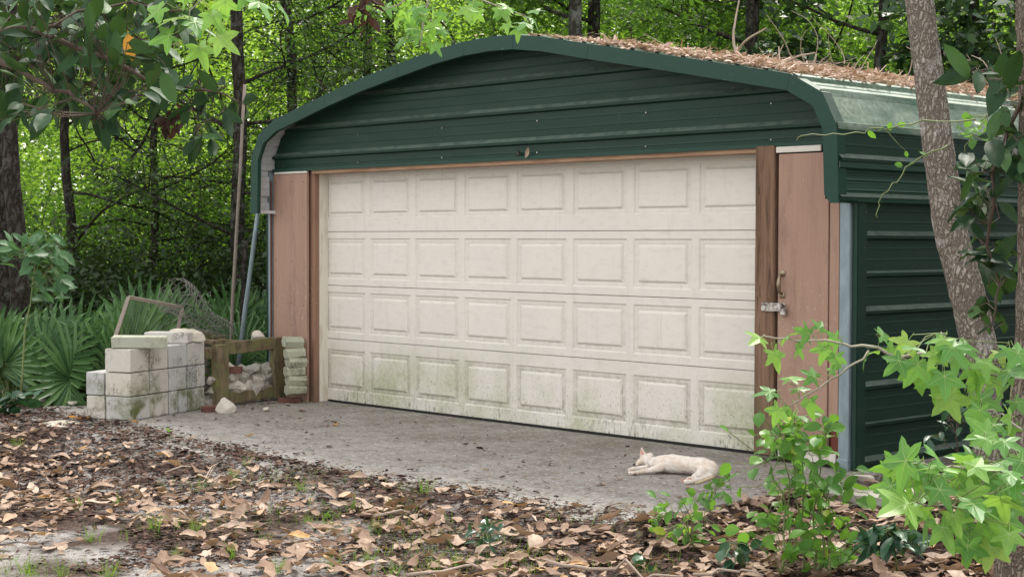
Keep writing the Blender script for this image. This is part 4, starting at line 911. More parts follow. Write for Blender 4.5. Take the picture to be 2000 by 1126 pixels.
# ================================================================== WOODLAND
def forest_tree(name, label, px, D, r, H, lean, mat, leafmat, nleaf, lsz, nl=9, reach=2.0, z0=1.5, seed=1, forky=False, group='trees of the woodland behind the garage', dens=.16, curl=1.0, crown_top=None):
    rs = random.Random(seed); ar = np.random.default_rng(seed)
    b = at(px, 455, D); base = Vector((b[0], b[1], -.1)); T = thing(name, label, 'tree', base, group)
    top = base+Vector((lean*RT[0], lean*RT[1], H)); mb = MB(); N = 14; pts = []
    bow = rs.uniform(-.15, .15)
    for i in range(N+1):
        t = i/N; p = base.lerp(top, t)+V(RT)*(bow*math.sin(math.pi*t)+.03*math.sin(t*19+seed))+Vector((0, 0, 0)); pts.append(p)
    mb.tube(pts, [r*(1.25-.25*min(1, t*6)-.45*t) for t in np.linspace(0, 1, N+1)], 10, jit=.12); mb.build('trunk', M[mat], T, True)
    lm = MB(); tips = []
    for k in range(nl):
        t = z0/H+(1-z0/H)*((k+rs.random())/nl); i = min(N-1, int(t*N)); p = pts[i].lerp(pts[i+1], t*N-i); az = rs.uniform(0, 6.28)
        d = Vector((math.cos(az), math.sin(az), rs.uniform(-.1, .7))).normalized(); L_ = reach*rs.uniform(.6, 1.15); q = p.copy(); path = [q.copy()]; S_ = 7
        bend = Vector((rs.gauss(0, .5), rs.gauss(0, .5), rs.uniform(-.4, .25)))*curl
        for s_ in range(S_):
            d = (d+bend*.16+Vector((rs.gauss(0, .14), rs.gauss(0, .14), rs.gauss(0, .12)))).normalized(); q = q+d*L_/S_; path.append(q.copy())
            if s_ >= 1:
                for _ in range(2):
                    dd = (d+Vector((rs.gauss(0, .8), rs.gauss(0, .8), rs.gauss(-.05, .6)))).normalized(); e = q+dd*L_*rs.uniform(.18, .42); mid = q.lerp(e, .5)+Vector((0, 0, rs.uniform(-.04, .06)))
                    lm.tube([q, mid, e], [r*.10+.003, .005, .003], 3, cap=False); tips += [(q, e), (mid, e)]
        rb = r*rs.uniform(.18, .32); lm.tube(path, list(np.linspace(rb, .006, len(path))), 5); tips.append((path[-2], path[-1]))
    tag(lm.build('limbs', M[mat], T, True), kind='stuff')
    if nleaf:
        a = np.array([tuple(x[0]) for x in tips]); e = np.array([tuple(x[1]) for x in tips]); idx = ar.integers(0, len(tips), nleaf); t = ar.uniform(0, 1.15, (nleaf, 1))
        pos = a[idx]*(1-t)+e[idx]*t+ar.normal(0, dens, (nleaf, 3))*np.array([1, 1, .6]); pos = pos[pos[:, 2] > .05]; nn = len(pos)
        vv, ff = stamp(*LEAF2, pos, rand_frames(nn, .5, -.3), ar.uniform(.6, 1.2, nn)*lsz); tag(bulk('crown', vv, ff, M[leafmat], T), kind='stuff')
    return T
def mass(name, label, pxr, Dr, zr, n, lsz, mat, clump=.35, ncl=80, seed=5, kind='stuff', tmpl=LEAF2, spread=(1, 1, .8)):
    ar = np.random.default_rng(seed); c = np.array([at(ar.uniform(*pxr), 455, ar.uniform(*Dr)) for _ in range(ncl)]); c[:, 2] = ar.uniform(zr[0], zr[1], ncl)
    idx = ar.integers(0, ncl, n); pos = c[idx]+ar.normal(0, clump, (n, 3))*np.array(spread); pos = pos[pos[:, 2] > .02]; nn = len(pos)
    vv, ff = stamp(*tmpl, pos, rand_frames(nn, .5, -.3), ar.uniform(.6, 1.25, nn)*lsz); return tag(bulk(name, vv, ff, M[mat]), label, kind=kind)
FT = forest_tree
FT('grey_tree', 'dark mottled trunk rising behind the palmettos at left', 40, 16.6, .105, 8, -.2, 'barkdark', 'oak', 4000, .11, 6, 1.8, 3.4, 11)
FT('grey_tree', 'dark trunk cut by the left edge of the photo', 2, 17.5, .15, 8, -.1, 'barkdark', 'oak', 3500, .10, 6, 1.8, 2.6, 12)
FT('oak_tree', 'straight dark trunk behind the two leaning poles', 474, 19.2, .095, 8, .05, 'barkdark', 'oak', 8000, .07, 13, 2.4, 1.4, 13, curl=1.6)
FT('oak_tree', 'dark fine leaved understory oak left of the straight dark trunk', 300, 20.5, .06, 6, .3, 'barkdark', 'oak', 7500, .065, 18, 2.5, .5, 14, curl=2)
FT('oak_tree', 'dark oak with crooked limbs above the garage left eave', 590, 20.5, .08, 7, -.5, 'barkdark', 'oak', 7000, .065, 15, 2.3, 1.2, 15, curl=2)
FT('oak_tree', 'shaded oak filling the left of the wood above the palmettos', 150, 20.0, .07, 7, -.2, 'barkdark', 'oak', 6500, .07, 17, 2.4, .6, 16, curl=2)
FT('oak_tree', 'oak with dark sprays between the left eave and the ridge', 700, 23, .10, 8, .2, 'barkdark', 'mid', 9000, .08, 14, 2.4, 1.5, 17, curl=1.6)
FT('slim_tree', 'slim dark trunk just left of the garage ridge', 780, 22.5, .085, 8, -.05, 'barkdark', 'mid', 5000, .09, 9, 2, 3.2, 18)
FT('slim_tree', 'grey lichened trunk above the ridge near the centre', 1128, 21.5, .12, 8, -.12, 'barkgrey', 'mid', 3000, .10, 6, 1.8, 4.2, 19)
FT('forked_tree', 'forked dark trunk right beside the grey lichened trunk', 1172, 22.3, .12, 8, -.35, 'barkdark', 'mid', 4000, .10, 6, 2.2, 4.3, 20)
FT('slim_tree', 'very thin dark trunk over the roof litter', 985, 24, .07, 8, .1, 'barkdark', 'mid', 4500, .09, 8, 2, 3.5, 24)
FT('dark_tree', 'rough dark trunk rising behind the roof litter right of centre', 1510, 20.5, .12, 8, -.35, 'barkdark', 'mid', 3500, .10, 7, 2, 3.8, 21)
FT('slim_tree', 'thin brown trunk left of the rough dark trunk', 1440, 23.5, .10, 8, .1, 'barkgrey', 'mid', 4500, .09, 8, 2, 3.6, 22)
FT('slim_tree', 'thin vine hung trunk behind the roof twigs', 1345, 25.5, .09, 8, .2, 'barkgrey', 'mid', 4500, .09, 8, 2, 3.6, 23)
FT('slim_tree', 'thin leaning trunk behind the middle of the roof', 1262, 26.5, .08, 8, -.4, 'barkgrey', 'mid', 4500, .09, 8, 2, 3.6, 25)
FT('magnolia_tree', 'glossy evergreen tree behind the roof left of the leaning trunk', 1690, 20.5, .10, 7, .2, 'barkdark', 'magnstuff', 5200, .17, 15, 2.2, 2.0, 26, dens=.2)
FT('magnolia_tree', 'glossy evergreen tree behind the roof right of the leaning trunk', 1890, 21.5, .10, 7, 0, 'barkdark', 'magnstuff', 5000, .17, 14, 2.2, 2.0, 27, dens=.2)
FT('slim_tree', 'bushy tree behind the roof at the far right edge', 2010, 23, .10, 8, 0, 'barkdark', 'mid', 6000, .11, 13, 2.3, 2.0, 28)
rt = random.Random(4)
for k in range(16):
    px = [-60, 240, 375, 420, 545, 640, 860, 930, 1060, 1220, 1300, 1395, 1480, 1590, 1780, 1950][k]
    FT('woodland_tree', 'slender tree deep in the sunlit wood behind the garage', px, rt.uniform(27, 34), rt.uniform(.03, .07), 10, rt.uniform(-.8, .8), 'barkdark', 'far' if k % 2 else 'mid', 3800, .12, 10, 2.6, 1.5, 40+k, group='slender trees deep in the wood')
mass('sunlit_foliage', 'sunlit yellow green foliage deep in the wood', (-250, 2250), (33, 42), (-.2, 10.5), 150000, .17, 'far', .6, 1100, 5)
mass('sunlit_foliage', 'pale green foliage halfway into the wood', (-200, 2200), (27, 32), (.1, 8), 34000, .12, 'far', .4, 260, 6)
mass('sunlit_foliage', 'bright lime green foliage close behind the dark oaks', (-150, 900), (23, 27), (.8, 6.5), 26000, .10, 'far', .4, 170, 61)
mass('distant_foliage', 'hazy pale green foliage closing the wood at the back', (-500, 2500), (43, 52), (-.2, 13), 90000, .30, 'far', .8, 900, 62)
mass('understory', 'layered mid green foliage over the left half of the wood', (-200, 1050), (19.8, 25), (.6, 6.5), 60000, .075, 'mid', .42, 260, 71, spread=(1, 1, .55))
mass('understory', 'layered green foliage above the garage roof', (900, 2150), (22, 27), (3.6, 7.5), 34000, .09, 'mid', .4, 170, 72, spread=(1, 1, .6))
mass('understory', 'dark understory leaves in the middle of the wood', (-150, 1000), (21, 26), (.1, 2.2), 26000, .10, 'mid', .4, 150, 7)
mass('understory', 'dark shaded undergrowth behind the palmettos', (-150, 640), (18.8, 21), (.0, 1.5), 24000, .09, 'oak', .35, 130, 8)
mass('understory', 'green undergrowth behind the garage roof', (1150, 2200), (22, 27), (2.2, 5.5), 22000, .11, 'mid', .4, 140, 9)
mass('side_thicket', 'dense thicket of the yard edge to the right of the garage', (2350, 4600), (8, 15), (.2, 6), 30000, .17, 'magnstuff', .5, 260, 12)
mass('ground_cover', 'low ferny ground cover at the wood edge left of the blocks', (-100, 380), (16.4, 18.8), (.0, .28), 9000, .09, 'mid', .22, 110, 10)
# vines and thin stems in the wood (joined: nobody could count them)
mb = MB(); rs = random.Random(31)
for k in range(240):
    D = rs.uniform(19, 30); px = rs.uniform(-50, 2050); z = rs.uniform(.3, 6); p = V(at(px, 455, D)); p.z = z; d = Vector((rs.gauss(0, .5), rs.gauss(0, .5), rs.gauss(.35, .7))).normalized(); path = [p.copy()]; cu = Vector((rs.gauss(0, .3), rs.gauss(0, .3), rs.gauss(0, .3)))
    for s_ in range(9): d = (d+cu*.5+Vector((rs.gauss(0, .15), rs.gauss(0, .15), rs.gauss(0, .15)))).normalized(); p = p+d*rs.uniform(.15, .28); path.append(p.copy())
    w = rs.choice([.007, .008, .012, .02]); mb.tube(path, list(np.linspace(w, w*.4, len(path))), 4, cap=False)
tag(mb.build('woodland_vines', M['barkdark'], None, True), 'tangle of thin dark stems and vines through the wood', kind='stuff')

# ================================================================== ROOF LITTER
ar = np.random.default_rng(77); n = 30000
a = ar.uniform(-.35, 3.2, n); y = ar.uniform(YF+.06, YB, n); keep = ar.random(n) < np.where(a < .9, .03+.9*np.clip((a-.25)/.65, 0, 1), .45+.55*(vnoise(a, y, .35, 19) > .35))
lim = 3.17-.10*vnoise(y, y*0, .8, 3); keep &= a < lim; a = a[keep]; y = y[keep]; n = len(a)
ha = np.array([h[0] for h in half]); hz2 = np.array([h[1] for h in half])
z = np.interp(np.abs(a), ha, hz2)+.02+.07*vnoise(a, y, .5, 8)*ar.random(n)*np.clip((3.25-a)/.6, .2, 1); pos = np.stack([CX+a, y, z], 1)
nr = ar.normal(0, .3, (n, 3)); nr[:, 2] = 1; nr[:, 0] += .2; tp = ar.normal(size=(n, 3)); tp[:, 2] *= .18; fr = frames(nr, tp); vv, ff = stamp(*LEAF4, pos, fr, ar.uniform(.03, .085, n)*np.where(ar.random(n) < .12, 1.5, 1)); tag(bulk('roof_leaf_litter', vv, ff, M['dryroof']), 'pale dry leaves lying thick on the right roof slope', kind='stuff')
m2 = 9000; i = ar.integers(0, n, m2); pos2 = pos[i]+ar.normal(0, .02, (m2, 3)); vv, ff = stamp(*SLIV, pos2, frames(np.tile([.2, .1, 1.], (m2, 1)), ar.normal(size=(m2, 3))*np.array([1, 1, .12])), ar.uniform(.04, .16, m2)); 
tag(bulk('roof_twig_litter', vv, ff, M['dryroof']), 'fine twigs among the leaves on the roof', kind='stuff')
rs = random.Random(5)
def roofpt(px_, t): 
    return None
def rooftwig(label, cx, cy, n, r, w, curly):
    T = thing('roof_twig', label, 'twigs', (cx, cy, float(np.interp(abs(cx-CX), ha, hz2)))); base = Vector((cx, cy, float(np.interp(abs(cx-CX), ha, hz2))+.03))
    for k in range(n):
        p = base+Vector((rs.gauss(0, r*.6), rs.gauss(0, r*.6), 0)); d = Vector((rs.gauss(0, 1), rs.gauss(0, 1), rs.uniform(.0, 1.0))).normalized(); path = [p.copy()]; cu = Vector((rs.gauss(0, 1), rs.gauss(0, 1), rs.gauss(-.2, .8)))*curly
        for s_ in range(9): d = (d+cu*.4+Vector((rs.gauss(0, .1), rs.gauss(0, .1), rs.gauss(-.03, .1)))).normalized(); p = p+d*r*.22; p.z = max(p.z, base.z-.25); path.append(p.copy())
        mb = MB(); mb.tube(path, list(np.linspace(w, w*.4, len(path))), 5, cap=False); mb.build('twig', M['stick'], T, True)
rooftwig('thick dead branch lying on the roof leaves near the front', 4.55, .9, 5, .30, .014, .15); rooftwig('curly dead vines sticking up from the roof litter', 4.95, 1.8, 14, .22, .005, 1.0)
rooftwig('dry twigs standing up from the roof leaves behind the bend', 5.6, 1.7, 8, .26, .006, .4); rooftwig('pale twigs on the roof left of the leaning trunk', 5.6, 3.4, 8, .3, .007, .5); rooftwig('pale twigs on the roof right of the leaning trunk', 5.5, 5.4, 8, .3, .007, .5)
rooftwig('fine bare twigs rising above the ridge right of centre', 4.0, 2.6, 12, .34, .004, .6); rooftwig('loose twigs lying close behind the front roof trim', 5.3, .3, 8, .3, .005, .4)

# ================================================================== GROUND LITTER
ar = np.random.default_rng(99)
def gpts(n, pxr, pyr, pw=1.0):
    px = ar.uniform(pxr[0], pxr[1], n); py = pyr[0]+(pyr[1]-pyr[0])*ar.random(n)**pw
    d = FW[None]+RT[None]*((px-1000)/FOC)[:, None]+UP[None]*((563-py)/FOC)[:, None]; t = (-.02-CAM[2])/d[:, 2]; p = CAM+d*t[:, None]; return p
def onslab(p): return (p[:, 0] > -1.3) & (p[:, 0] < 6.66) & (p[:, 1] > -3.0) & (p[:, 1] < 7)
def edge_y(x): return -3.02+.22*(vnoise(x, x*0, .6, 21))+.10*vnoise(x, x*0, .15, 22)+.35*np.clip((1.8-x)/2.2, 0, 1)
def rectpts(n, x0, x1, y0, y1): return np.stack([ar.uniform(x0, x1, n), ar.uniform(y0, y1, n), np.zeros(n)], 1)
# crumbly dark mulch
p = rectpts(330000, -3.5, 10.2, -7.2, 1.8)
inview = ((p-CAM) @ FW > 6.5); sx_ = FOC*((p-CAM) @ RT)/((p-CAM) @ FW); p = p[inview & (np.abs(sx_) < 1120)]
den = np.where(p[:, 1] > edge_y(p[:, 0]), np.exp(-(p[:, 1]-edge_y(p[:, 0]))/.10)*.9+.012, 1.0); den = np.where((p[:, 0] > 6.72), .9, den); den = np.where((p[:, 0] < .1) & (p[:, 1] > -2.2), .12, den)
lat = ((p-CAM) @ RT); dep = ((p-CAM) @ FW); sand = np.clip((10.6-dep)/1.6, 0, 1)*np.clip((-.3-lat)/.8, 0, 1)*(vnoise(p[:, 0], p[:, 1], .7, 4) > .42); den = den*(1-.9*sand)
den = np.where((p[:, 0] < 6.5) & (p[:, 1] > -.2) & (p[:, 0] > -.7), 0, den); p = p[ar.random(len(p)) < den*.9]; n = len(p)
gz = np.maximum(ground_h(p[:, 0], p[:, 1]), np.where(onslab(p), 0.0, -1)); mound = np.where(np.abs(p[:, 1]-edge_y(p[:, 0])) < .35, .03*(1-np.abs(p[:, 1]-edge_y(p[:, 0]))/.35), 0)*(p[:, 0] < 6.8)*np.where(p[:, 1] > edge_y(p[:, 0]), .3, 1)
p[:, 2] = gz+.006+ar.random(n)*(.012+mound); nr = ar.normal(0, .35, (n, 3)); nr[:, 2] = 1; tp = ar.normal(size=(n, 3)); tp[:, :2] /= np.linalg.norm(tp[:, :2], axis=1, keepdims=True); tp[:, 2] *= .12; vv, ff = stamp(*MUL, p, frames(nr, tp), np.minimum(ar.exponential(.016, n)+.010, .065))
vv = vv; tag(bulk('bark_mulch', vv, ff, M['mulch'], None, False), 'dark crumbly twig and bark litter round the slab', kind='stuff')
# leaf litter (uncountable)
def leafden(p):
    lat = ((p-CAM) @ RT); dep = ((p-CAM) @ FW); d = .18+.82*np.clip((vnoise(p[:, 0], p[:, 1], .75, 14)*.6+vnoise(p[:, 0], p[:, 1], .3, 15)*.4-.38)/.15, 0, 1)
    d = d*(1-.55*np.clip((9.8-dep)/1.4, 0, 1)*np.clip((-.3-lat)/.8, 0, 1)); d = d*np.where(p[:, 1] > edge_y(p[:, 0])-.05, np.where(p[:, 0] < 6.75, .0, 1), 1); near = np.clip((edge_y(p[:, 0])-p[:, 1]-.25*vnoise(p[:, 0], p[:, 1], .5, 41)+np.clip((p[:, 0]-4.2)/1.5, 0, .7))/1.5, 0, 1)**1.3; d = d*(.05+.95*near); d = np.where(p[:, 0] > 6.75, .95, d)
    return d*np.where((p[:, 0] < -.4) & (p[:, 1] > -3), .5, 1)
tv = np.array(DRYM[0].v); quads = np.array(DRYM[0].f)
for q in range(3):
    p = rectpts(5400, -4, 10.5, -7.3, 2.0); dep = (p-CAM) @ FW; sx_ = FOC*((p-CAM) @ RT)/dep; p = p[(dep > 6.8) & (np.abs(sx_) < 1130) & ~((p[:, 0] < 6.5) & (p[:, 1] > -.25) & (p[:, 0] > -.7))]
    p = p[ar.random(len(p)) < leafden(p)]; n = len(p); p[:, 2] = np.maximum(ground_h(p[:, 0], p[:, 1]), np.where(onslab(p), 0, -1))+.012+.03*ar.random(n)
    nr = ar.normal(0, .35, (n, 3)); nr[:, 2] = 1; tp = ar.normal(size=(n, 3)); tp[:, 2] *= .12
    vv, ff = stamp(np.array(DRYM[q*2+1].v), np.array(DRYM[q*2+1].f), p, frames(nr, tp), ar.uniform(.045, .13, n)); tag(bulk('leaf_litter', vv, ff, M['dry']), 'brown dry leaf litter covering the yard before the slab', kind='stuff')
# bigger single leaves
rs = random.Random(12); c = 0
while c < 290:
    px, py = rs.uniform(-10, 2010), 860+275*rs.random()**.8; q = onz(px, py, -.02); 
    if 'x' and leafden(np.array([q]))[0] < .3*rs.random()+.1: continue
    gz_ = max(float(ground_h(q[0], q[1])), 0 if onslab(np.array([q]))[0] else -1)
    o = bpy.data.objects.new('fallen_leaf', DRY[c % 9]); COL.objects.link(o); o.location = (q[0], q[1], gz_+.035); o.scale = (s_ := rs.uniform(.12, .19), s_, s_); o.rotation_euler = (rs.gauss(0, .25), rs.gauss(0, .25), rs.uniform(0, 6.28))
    tag(o, 'large curled dry brown leaf on the littered ground before the slab', 'leaf', 'large dry leaves on the ground'); c += 1
for px, py, sz, lab, mt in ((655, 829, .10, 'orange brown leaf on the slab below the left end of the door', 'orange'), (487, 850, .08, 'small orange leaf on the slab left of centre', 'orange'), (590, 801, .13, 'curled leaf on the slab by the brown panel foot', 0), (568, 812, .07, 'small tan leaf on the slab before the red brick', 0), (975, 857, .045, 'dark leaf lying alone in the middle of the slab', 0),
                            (948, 915, .06, 'small yellowish leaf on the slab front half', 'orange'), (1173, 944, .10, 'green leaf fragment on the slab left of the cat', 0), (1212, 934, .07, 'orange leaf beside the front paws of the cat', 0), (375, 854, .10, 'brown leaf on the slab near the front left edge', 0), (1343, 951, .06, 'brown leaf under the hind paws of the cat', 0), (625, 790, .06, 'small dark leaf against the left door jamb', 0),
                            (155, 818, .2, 'bright orange brown leaf at the foot of the block stack', 'orange'), (260, 823, .10, 'tan leaf touching the corner of the block stack', 'orange'), (1700, 940, .13, 'pale leaf by the broken concrete at right', 0), (1640, 865+120, .12, 'pale pinkish leaf in the litter right of the shrub', 0)):
    q = onz(px, py, .01); me = DRY[random.randrange(9)]
    if mt: me = me.copy(); me.materials.clear(); me.materials.append(M['orange'])
    o = bpy.data.objects.new('fallen_leaf', me); COL.objects.link(o); o.location = (q[0], q[1], .008); o.scale = (sz,)*3; o.rotation_euler = (random.gauss(0, .1), random.gauss(0, .1), random.uniform(0, 6.28)); tag(o, lab, 'leaf')
q = V(ony(1030, 299, -.24)); o = bpy.data.objects.new('fallen_leaf', DRY[2]); COL.objects.link(o); o.location = q; o.scale = (.09,)*3; o.rotation_euler = (1.35, .2, .5); tag(o, 'brown leaf caught on the bottom edge of the green gable', 'leaf')
# little debris on slab
p = rectpts(7000, -1.2, 6.6, -3, -.25); n = len(p); p[:, 2] = .004; nr = np.tile([0, 0, 1.], (n, 1))+ar.normal(0, .1, (n, 3)); tp = ar.normal(size=(n, 3)); tp[:, 2] = 0
vv, ff = stamp(*SLIV, p, frames(nr, tp), np.minimum(ar.exponential(.022, n)+.008, .09)); tag(bulk('slab_debris', vv, ff, M['dry'], None, False), 'tiny twigs and leaf crumbs scattered on the slab', kind='stuff')
# grass
gb = ([(-.02, 0, 0), (.02, 0, 0), (.012, .6, .05), (-.012, .6, .05), (0, 1, .2), (0, 1, .2)], [(0, 1, 2, 3), (3, 2, 4, 5)])
def tuft_mesh(k):
    a_ = np.random.default_rng(k); n = 26; pos = a_.normal(0, .02, (n, 3)); pos[:, 2] = 0; tp = a_.normal(0, .45, (n, 3)); tp[:, 2] = 1; nr = a_.normal(0, 1, (n, 3)); nr[:, 2] = 0
    vv, ff = stamp(gb[0], gb[1], pos, frames(nr, tp), a_.uniform(.05, .12, n)*1.0); mb = MB(); mb.add(vv.tolist(), ff.tolist()); return mb.build('grass_tuft', M['grass'], me_only=True)
TU = [tuft_mesh(k) for k in range(5)]
for k, (px, py) in enumerate([(560, 912), (515, 1055), (600, 1015), (640, 1030), (455, 1085), (300, 1035), (345, 1085), (175, 1050), (210, 1120), (60, 1115), (380, 1035), (720, 1095), (650, 1105), (540, 1110), (825, 985), (928, 975), (740, 1040), (480, 930), (395, 960), (450, 950), (35, 875), (690, 1000), (120, 1118), (1020, 1100), (890, 1105), (770, 1120), (230, 985), (850, 1115), (590, 970), (150, 990)]):
    q = onz(px, py, -.04); o = bpy.data.objects.new('grass_tuft', TU[k % 5]); COL.objects.link(o); o.location = (q[0], q[1], max(-.06, float(ground_h(q[0], q[1])))); s_ = random.uniform(.8, 1.3); o.scale = (s_,)*3; o.rotation_euler = (0, 0, random.uniform(0, 6)); tag(o, 'small tuft of green grass growing through the dry leaves', 'grass', 'grass tufts in the leaf litter')
p = gpts(4600, (-20, 1500), (930, 1130)); p = p[(vnoise(p[:, 0], p[:, 1], .5, 31) > .54) & ~onslab(p)]; n = len(p); p[:, 2] = ground_h(p[:, 0], p[:, 1]); tp = ar.normal(0, .5, (n, 3)); tp[:, 2] = 1; nr = ar.normal(0, 1, (n, 3)); nr[:, 2] = 0
vv, ff = stamp(gb[0], gb[1], p, frames(nr, tp), ar.uniform(.04, .10, n)); tag(bulk('sparse_grass', vv, ff, M['grass']), 'thin scattered grass blades in the leaf litter', kind='stuff')
# sticks
for lab, path, r in (('long pale stick lying along the bottom edge at centre', [(800, 1122), (905, 1105), (960, 1110), (990, 1124)], .012), ('pale fallen branch at the bottom edge right of centre', [(1080, 1100), (1160, 1110), (1260, 1118), (1330, 1125)], .014), ('pale branch at the lower right bottom edge', [(1350, 1120), (1440, 1112), (1490, 1122)], .012),
                     ('thin grey twig in the litter left of the slab', [(330, 922), (400, 902), (470, 893)], .009), ('short forked twig in the dry leaves left of centre', [(375, 950), (430, 905), (405, 935)], .006), ('thin stick crossing the leaves below the left twig', [(415, 945), (470, 922)], .009), ('dark stick on the mulch below the middle of the slab', [(745, 1015), (830, 992)], .010), ('small root like twig along the slab front edge', [(1190, 985), (1260, 992), (1215, 997)], .006),
                     ('thin vine stem on the slab left of the weeds', [(1180, 994), (1230, 990), (1262, 985)], .004)):
    pts = [onz(a, b, .015) for a, b in path]; mb = MB(); branch(mb, pts, r*.8, r*.35, .016, 6); tag(mb.build('stick', M['stick'], None, True), lab, 'stick')
# broken concrete and rocks at right; rocks at far left
loose(1700, 972, 1, (.1, .1, .1), 0, 'x'); bpy.data.objects.remove(COL.objects[-1])
q = onz(1690, 985, -.05); mb = MB(); mb.box((0, 0, .045), (.46, .26, .10), bev=.01); mb.v = [(x+random.uniform(-.012, .012), y+random.uniform(-.012, .012), z+random.uniform(-.004, .004)) for x, y, z in mb.v]; o = mb.build('concrete_slab_piece', M['rock']); o.location = (q[0], q[1], -.06); o.rotation_euler = (0.02, .06, ang0-.35); tag(o, 'broken flat piece of concrete by the corner of the side wall', 'concrete block')
q = onz(1740, 975, -.05); mb = MB(); mb.box((0, 0, .045), (.30, .24, .09), bev=.01); o = mb.build('concrete_slab_piece', M['rock']); o.location = (q[0]+.1, q[1]+.1, -.07); o.rotation_euler = (0, -.05, ang0-.5); tag(o, 'second flat concrete piece half hidden by the sweetgum leaves', 'concrete block')
for px, py, sz, lab in ((1688, 945, .13, 'rounded white rock on the broken concrete by the side wall'), (1665, 950, .07, 'little rock left of the broken concrete'), (95, 775, .26, 'flat white rock in the leaves left of the block stack'), (125, 765, .16, 'white rock beside the flat white rock'), (140, 795, .13, 'small white rock before the far left block'), (75, 790, .2, 'pale rock behind the round leaved plant'), (60, 765, .3, 'long pale stone at the wood edge by the palmettos'), (20, 775, .2, 'pale rock at the left edge under the palmettos'), (150, 775, .12, 'small pale rock touching the stack foot')):
    q = onz(px, py, -.02); rock('rock', lab, (q[0], q[1], .02), (sz, sz*.8, sz*.45), int(px), 'white_rock')
q = onz(128, 830, 0); rock('flat_rock', 'low flat grey stone slab half buried left of the block stack', (q[0], q[1], -.02), (.75, .45, .09), 301, 'rock', rotz=ang0)

# ================================================================== CAT
CT = thing('cat', 'white cat asleep on its side on the slab before the door', 'cat', onz(1320, 925, 0))
def cn(px, py, z): return V(onz(px, py, z))
import bmesh
bmc = bmesh.new()
def ball(c, r, sc=(1, 1, 1)):
    mt = Matrix.Translation(c) @ Matrix.Diagonal((r*sc[0], r*sc[1], r*sc[2], 1)); bmesh.ops.create_icosphere(bmc, subdivisions=2, radius=1, matrix=mt)
def limb(nodes, step=.35):
    """overlapping balls along a path: px, py, z, r"""
    pts = [(cn(a, b, z), r) for a, b, z, r in nodes]
    for (p0, r0), (p1, r1) in zip(pts, pts[1:]):
        L_ = (p1-p0).length; k = max(2, int(L_/(min(r0, r1)*step))+1)
        for i in range(k+1): t = i/k; ball(p0.lerp(p1, t), r0+(r1-r0)*t)
limb([(1276, 903, .062, .040), (1292, 904, .066, .058), (1312, 904.5, .070, .067), (1334, 906.5, .068, .063), (1354, 908.5, .066, .059), (1372, 910.5, .070, .066), (1387, 914.5, .062, .058)])   # torso
limb([(1276, 903, .062, .040), (1268, 900, .055, .038)])                                                                                    # neck
ball(cn(1262, 898, .054), .049); ball(cn(1269, 896, .058), .044); ball(cn(1251, 902, .040), .028); ball(cn(1246, 905, .033), .018)                      # head, muzzle down to the left
limb([(1288, 913, .045, .030), (1268, 918, .024, .020), (1248, 921, .018, .016), (1236, 924, .015, .016), (1230, 923, .014, .014)])
limb([(1284, 906, .045, .028), (1262, 912, .026, .019), (1246, 914, .02, .016), (1236, 915, .02, .017), (1230, 917, .016, .014)])
limb([(1378, 914, .060, .055), (1368, 924, .038, .034), (1358, 930, .024, .024), (1354, 934, .02, .019), (1344, 936, .018, .018)])
limb([(1384, 917, .05, .044), (1396, 922, .032, .026), (1388, 928, .02, .018), (1370, 934, .016, .0155), (1352, 940, .015, .0145), (1340, 940, .018, .018)])
# ear
for ex_, ey_, tx_, ty_, nm in ((1257, 886, 1252.5, 873, 'a'), (1270, 887, 1272, 883, 'b')):
    a, b = cn(ex_, ey_, .0)*0, None
    Dc = float(np.dot(onz(1262, 899, .05)-CAM, FW)); bb_ = V(at(ex_, ey_+2, Dc)); tt = V(at(tx_, ty_, Dc))
    for i in range(7): t = i/6; ball(bb_.lerp(tt, t), .024*(1-t)+.0035, (1, 1, .8))
me = bpy.data.meshes.new('body'); bmc.to_mesh(me); bmc.free(); off = wloc(CT)
for v in me.vertices: v.co -= off
me.materials.append(M['fur']); body = bpy.data.objects.new('body', me); COL.objects.link(body); body.parent = CT
rm_ = body.modifiers.new('r', 'REMESH'); rm_.mode = 'VOXEL'; rm_.voxel_size = .0045; rm_.use_smooth_shade = True
sm_ = body.modifiers.new('s', 'SMOOTH'); sm_.factor = .5; sm_.iterations = 7
ev = body.evaluated_get(bpy.context.evaluated_depsgraph_get()); nm_ = bpy.data.meshes.new_from_object(ev); body.modifiers.clear(); body.data = nm_
nv = len(nm_.vertices); co = np.empty(nv*3, np.float32); nm_.vertices.foreach_get('co', co); co = co.reshape(-1, 3)
off = np.array(wloc(CT)); wc = co+off; dd = np.linalg.norm(wc-np.array(onz(1256, 884, .08)), axis=1); tint = np.clip(1-dd/.06, 0, 1)*.55
for q in ((1230, 919), (1338, 938)): tint = np.maximum(tint, np.clip(1-np.linalg.norm(wc-np.array(onz(*q, .015)), axis=1)/.035, 0, 1)*.6)
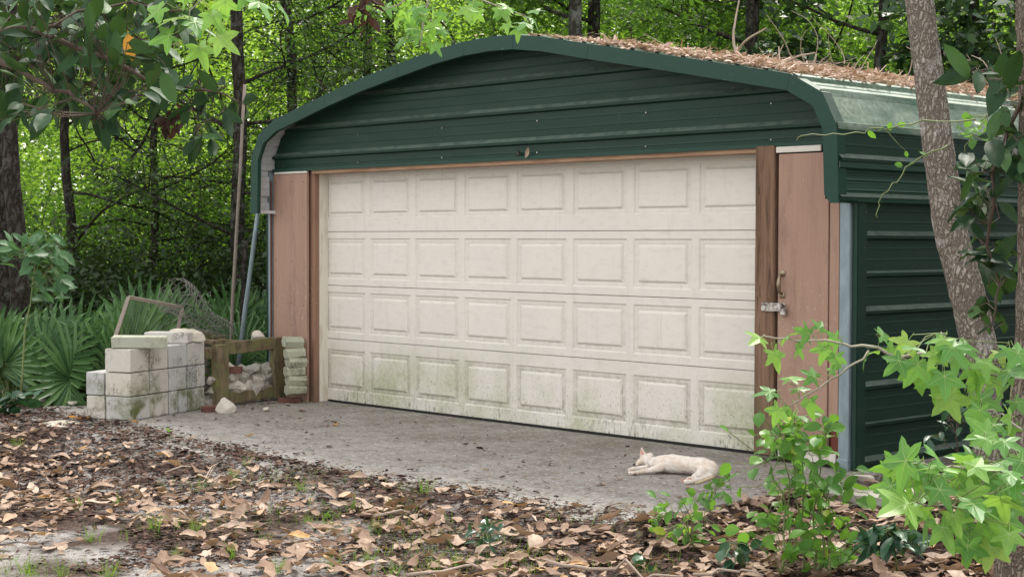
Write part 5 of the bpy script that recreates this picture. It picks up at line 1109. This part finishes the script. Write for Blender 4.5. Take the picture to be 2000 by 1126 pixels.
# soft lumps of fur along the body, and keep the belly on the slab
co += (np.stack([vnoise(co[:, 0]*1+co[:, 2], co[:, 1], .018, 3)-.5]*3, 1)*.004); co[:, 2] = np.maximum(co[:, 2], .001-off[2])
nm_.vertices.foreach_set('co', co.ravel()); at_ = nm_.attributes.new('tint', 'FLOAT', 'POINT'); at_.data.foreach_set('value', tint.astype(np.float32)); nm_.update()
if not nm_.materials: nm_.materials.append(M['fur'])
fa = np.random.default_rng(8); nrm_ = np.empty(nv*3, np.float32); nm_.vertices.foreach_get('normal', nrm_); nrm_ = nrm_.reshape(-1, 3); ii = fa.integers(0, nv, 16000)
fp = co[ii]+off; fn = nrm_[ii]; keep = fp[:, 2] > .006; fp = fp[keep]; fn = fn[keep]; nf = len(fp); back = np.array([RT[0], RT[1], -.25]); tg = back[None]-fn*(fn @ back)[:, None]; tg /= np.linalg.norm(tg, axis=1, keepdims=True)+1e-6
tp = tg+fn*.42+fa.normal(0, .22, (nf, 3)); vv, ff = stamp([(-.07, 0, 0), (.07, 0, 0), (.02, 1, 0), (-.02, 1, 0)], [(0, 1, 2, 3)], fp-fn*.001, frames(fn, tp), fa.uniform(.006, .012, nf)); tag(bulk('fur', vv, ff, M['fur'], CT, False), kind='stuff')
Dc = float(np.dot(onz(1262, 899, .05)-CAM, FW))-.024
mb = MB(); mb.add([V(at(1252.5, 875.5, Dc)), V(at(1250.5, 885, Dc)), V(at(1258, 886.5, Dc-.004))], [(0, 1, 2)]); mb.build('inner_ear', M['pink'], CT)
mb = MB(); Dn = float(np.dot(onz(1246, 904, .03)-CAM, FW))-.012; e0 = V(at(1250.5, 896.5, Dn-.02)); mb.tube([e0, V(at(1253.5, 898, Dn-.024)), V(at(1257, 897.6, Dn-.026))], .0016, 4); mb.build('closed_eye', M['deadred'], CT)
mb = MB(); c0 = V(at(1242.5, 908, Dn)); mb.box(c0, (.009, .009, .006), bev=.002); mb.build('nose', M['pink'], CT)
def pads(px, py, z, lab):
    mb = MB(); c0 = onz(px, py, z); c0 = c0-FW*.019
    for dx, dz, r in ((0, -.005, .0085), (-.012, .004, .005), (-.004, .0115, .005), (.006, .011, .005), (.013, .003, .005)):
        p = V(c0+RT*dx+UP*dz); 
        for i in range(1): mb.tube([p-V(FW)*.0, p-V(FW)*.003, p-V(FW)*.0042], [r, r*.9, r*.3], 8)
    mb.build('paw_pads', M['pink'], CT, True)
pads(1333, 937.5, .018, 'a'); pads(1346, 936, .019, 'b')
mb = MB(); mb.tube([cn(1398, 921, .026), cn(1401, 925, .014), cn(1390, 932, .009), cn(1372, 939, .008), cn(1358, 943, .007)], [.013, .012, .011, .009, .005], 8); mb.build('tail', M['furyel'], CT, True)
mb = MB()
for k in range(4): a = cn(1229.5, 919+k*1.6, .012); mb.tube([a, a+V(-RT)*.006], [.0045, .003], 6)
mb.build('toes', M['fur'], CT, True)
print('objects', len(bpy.data.objects))
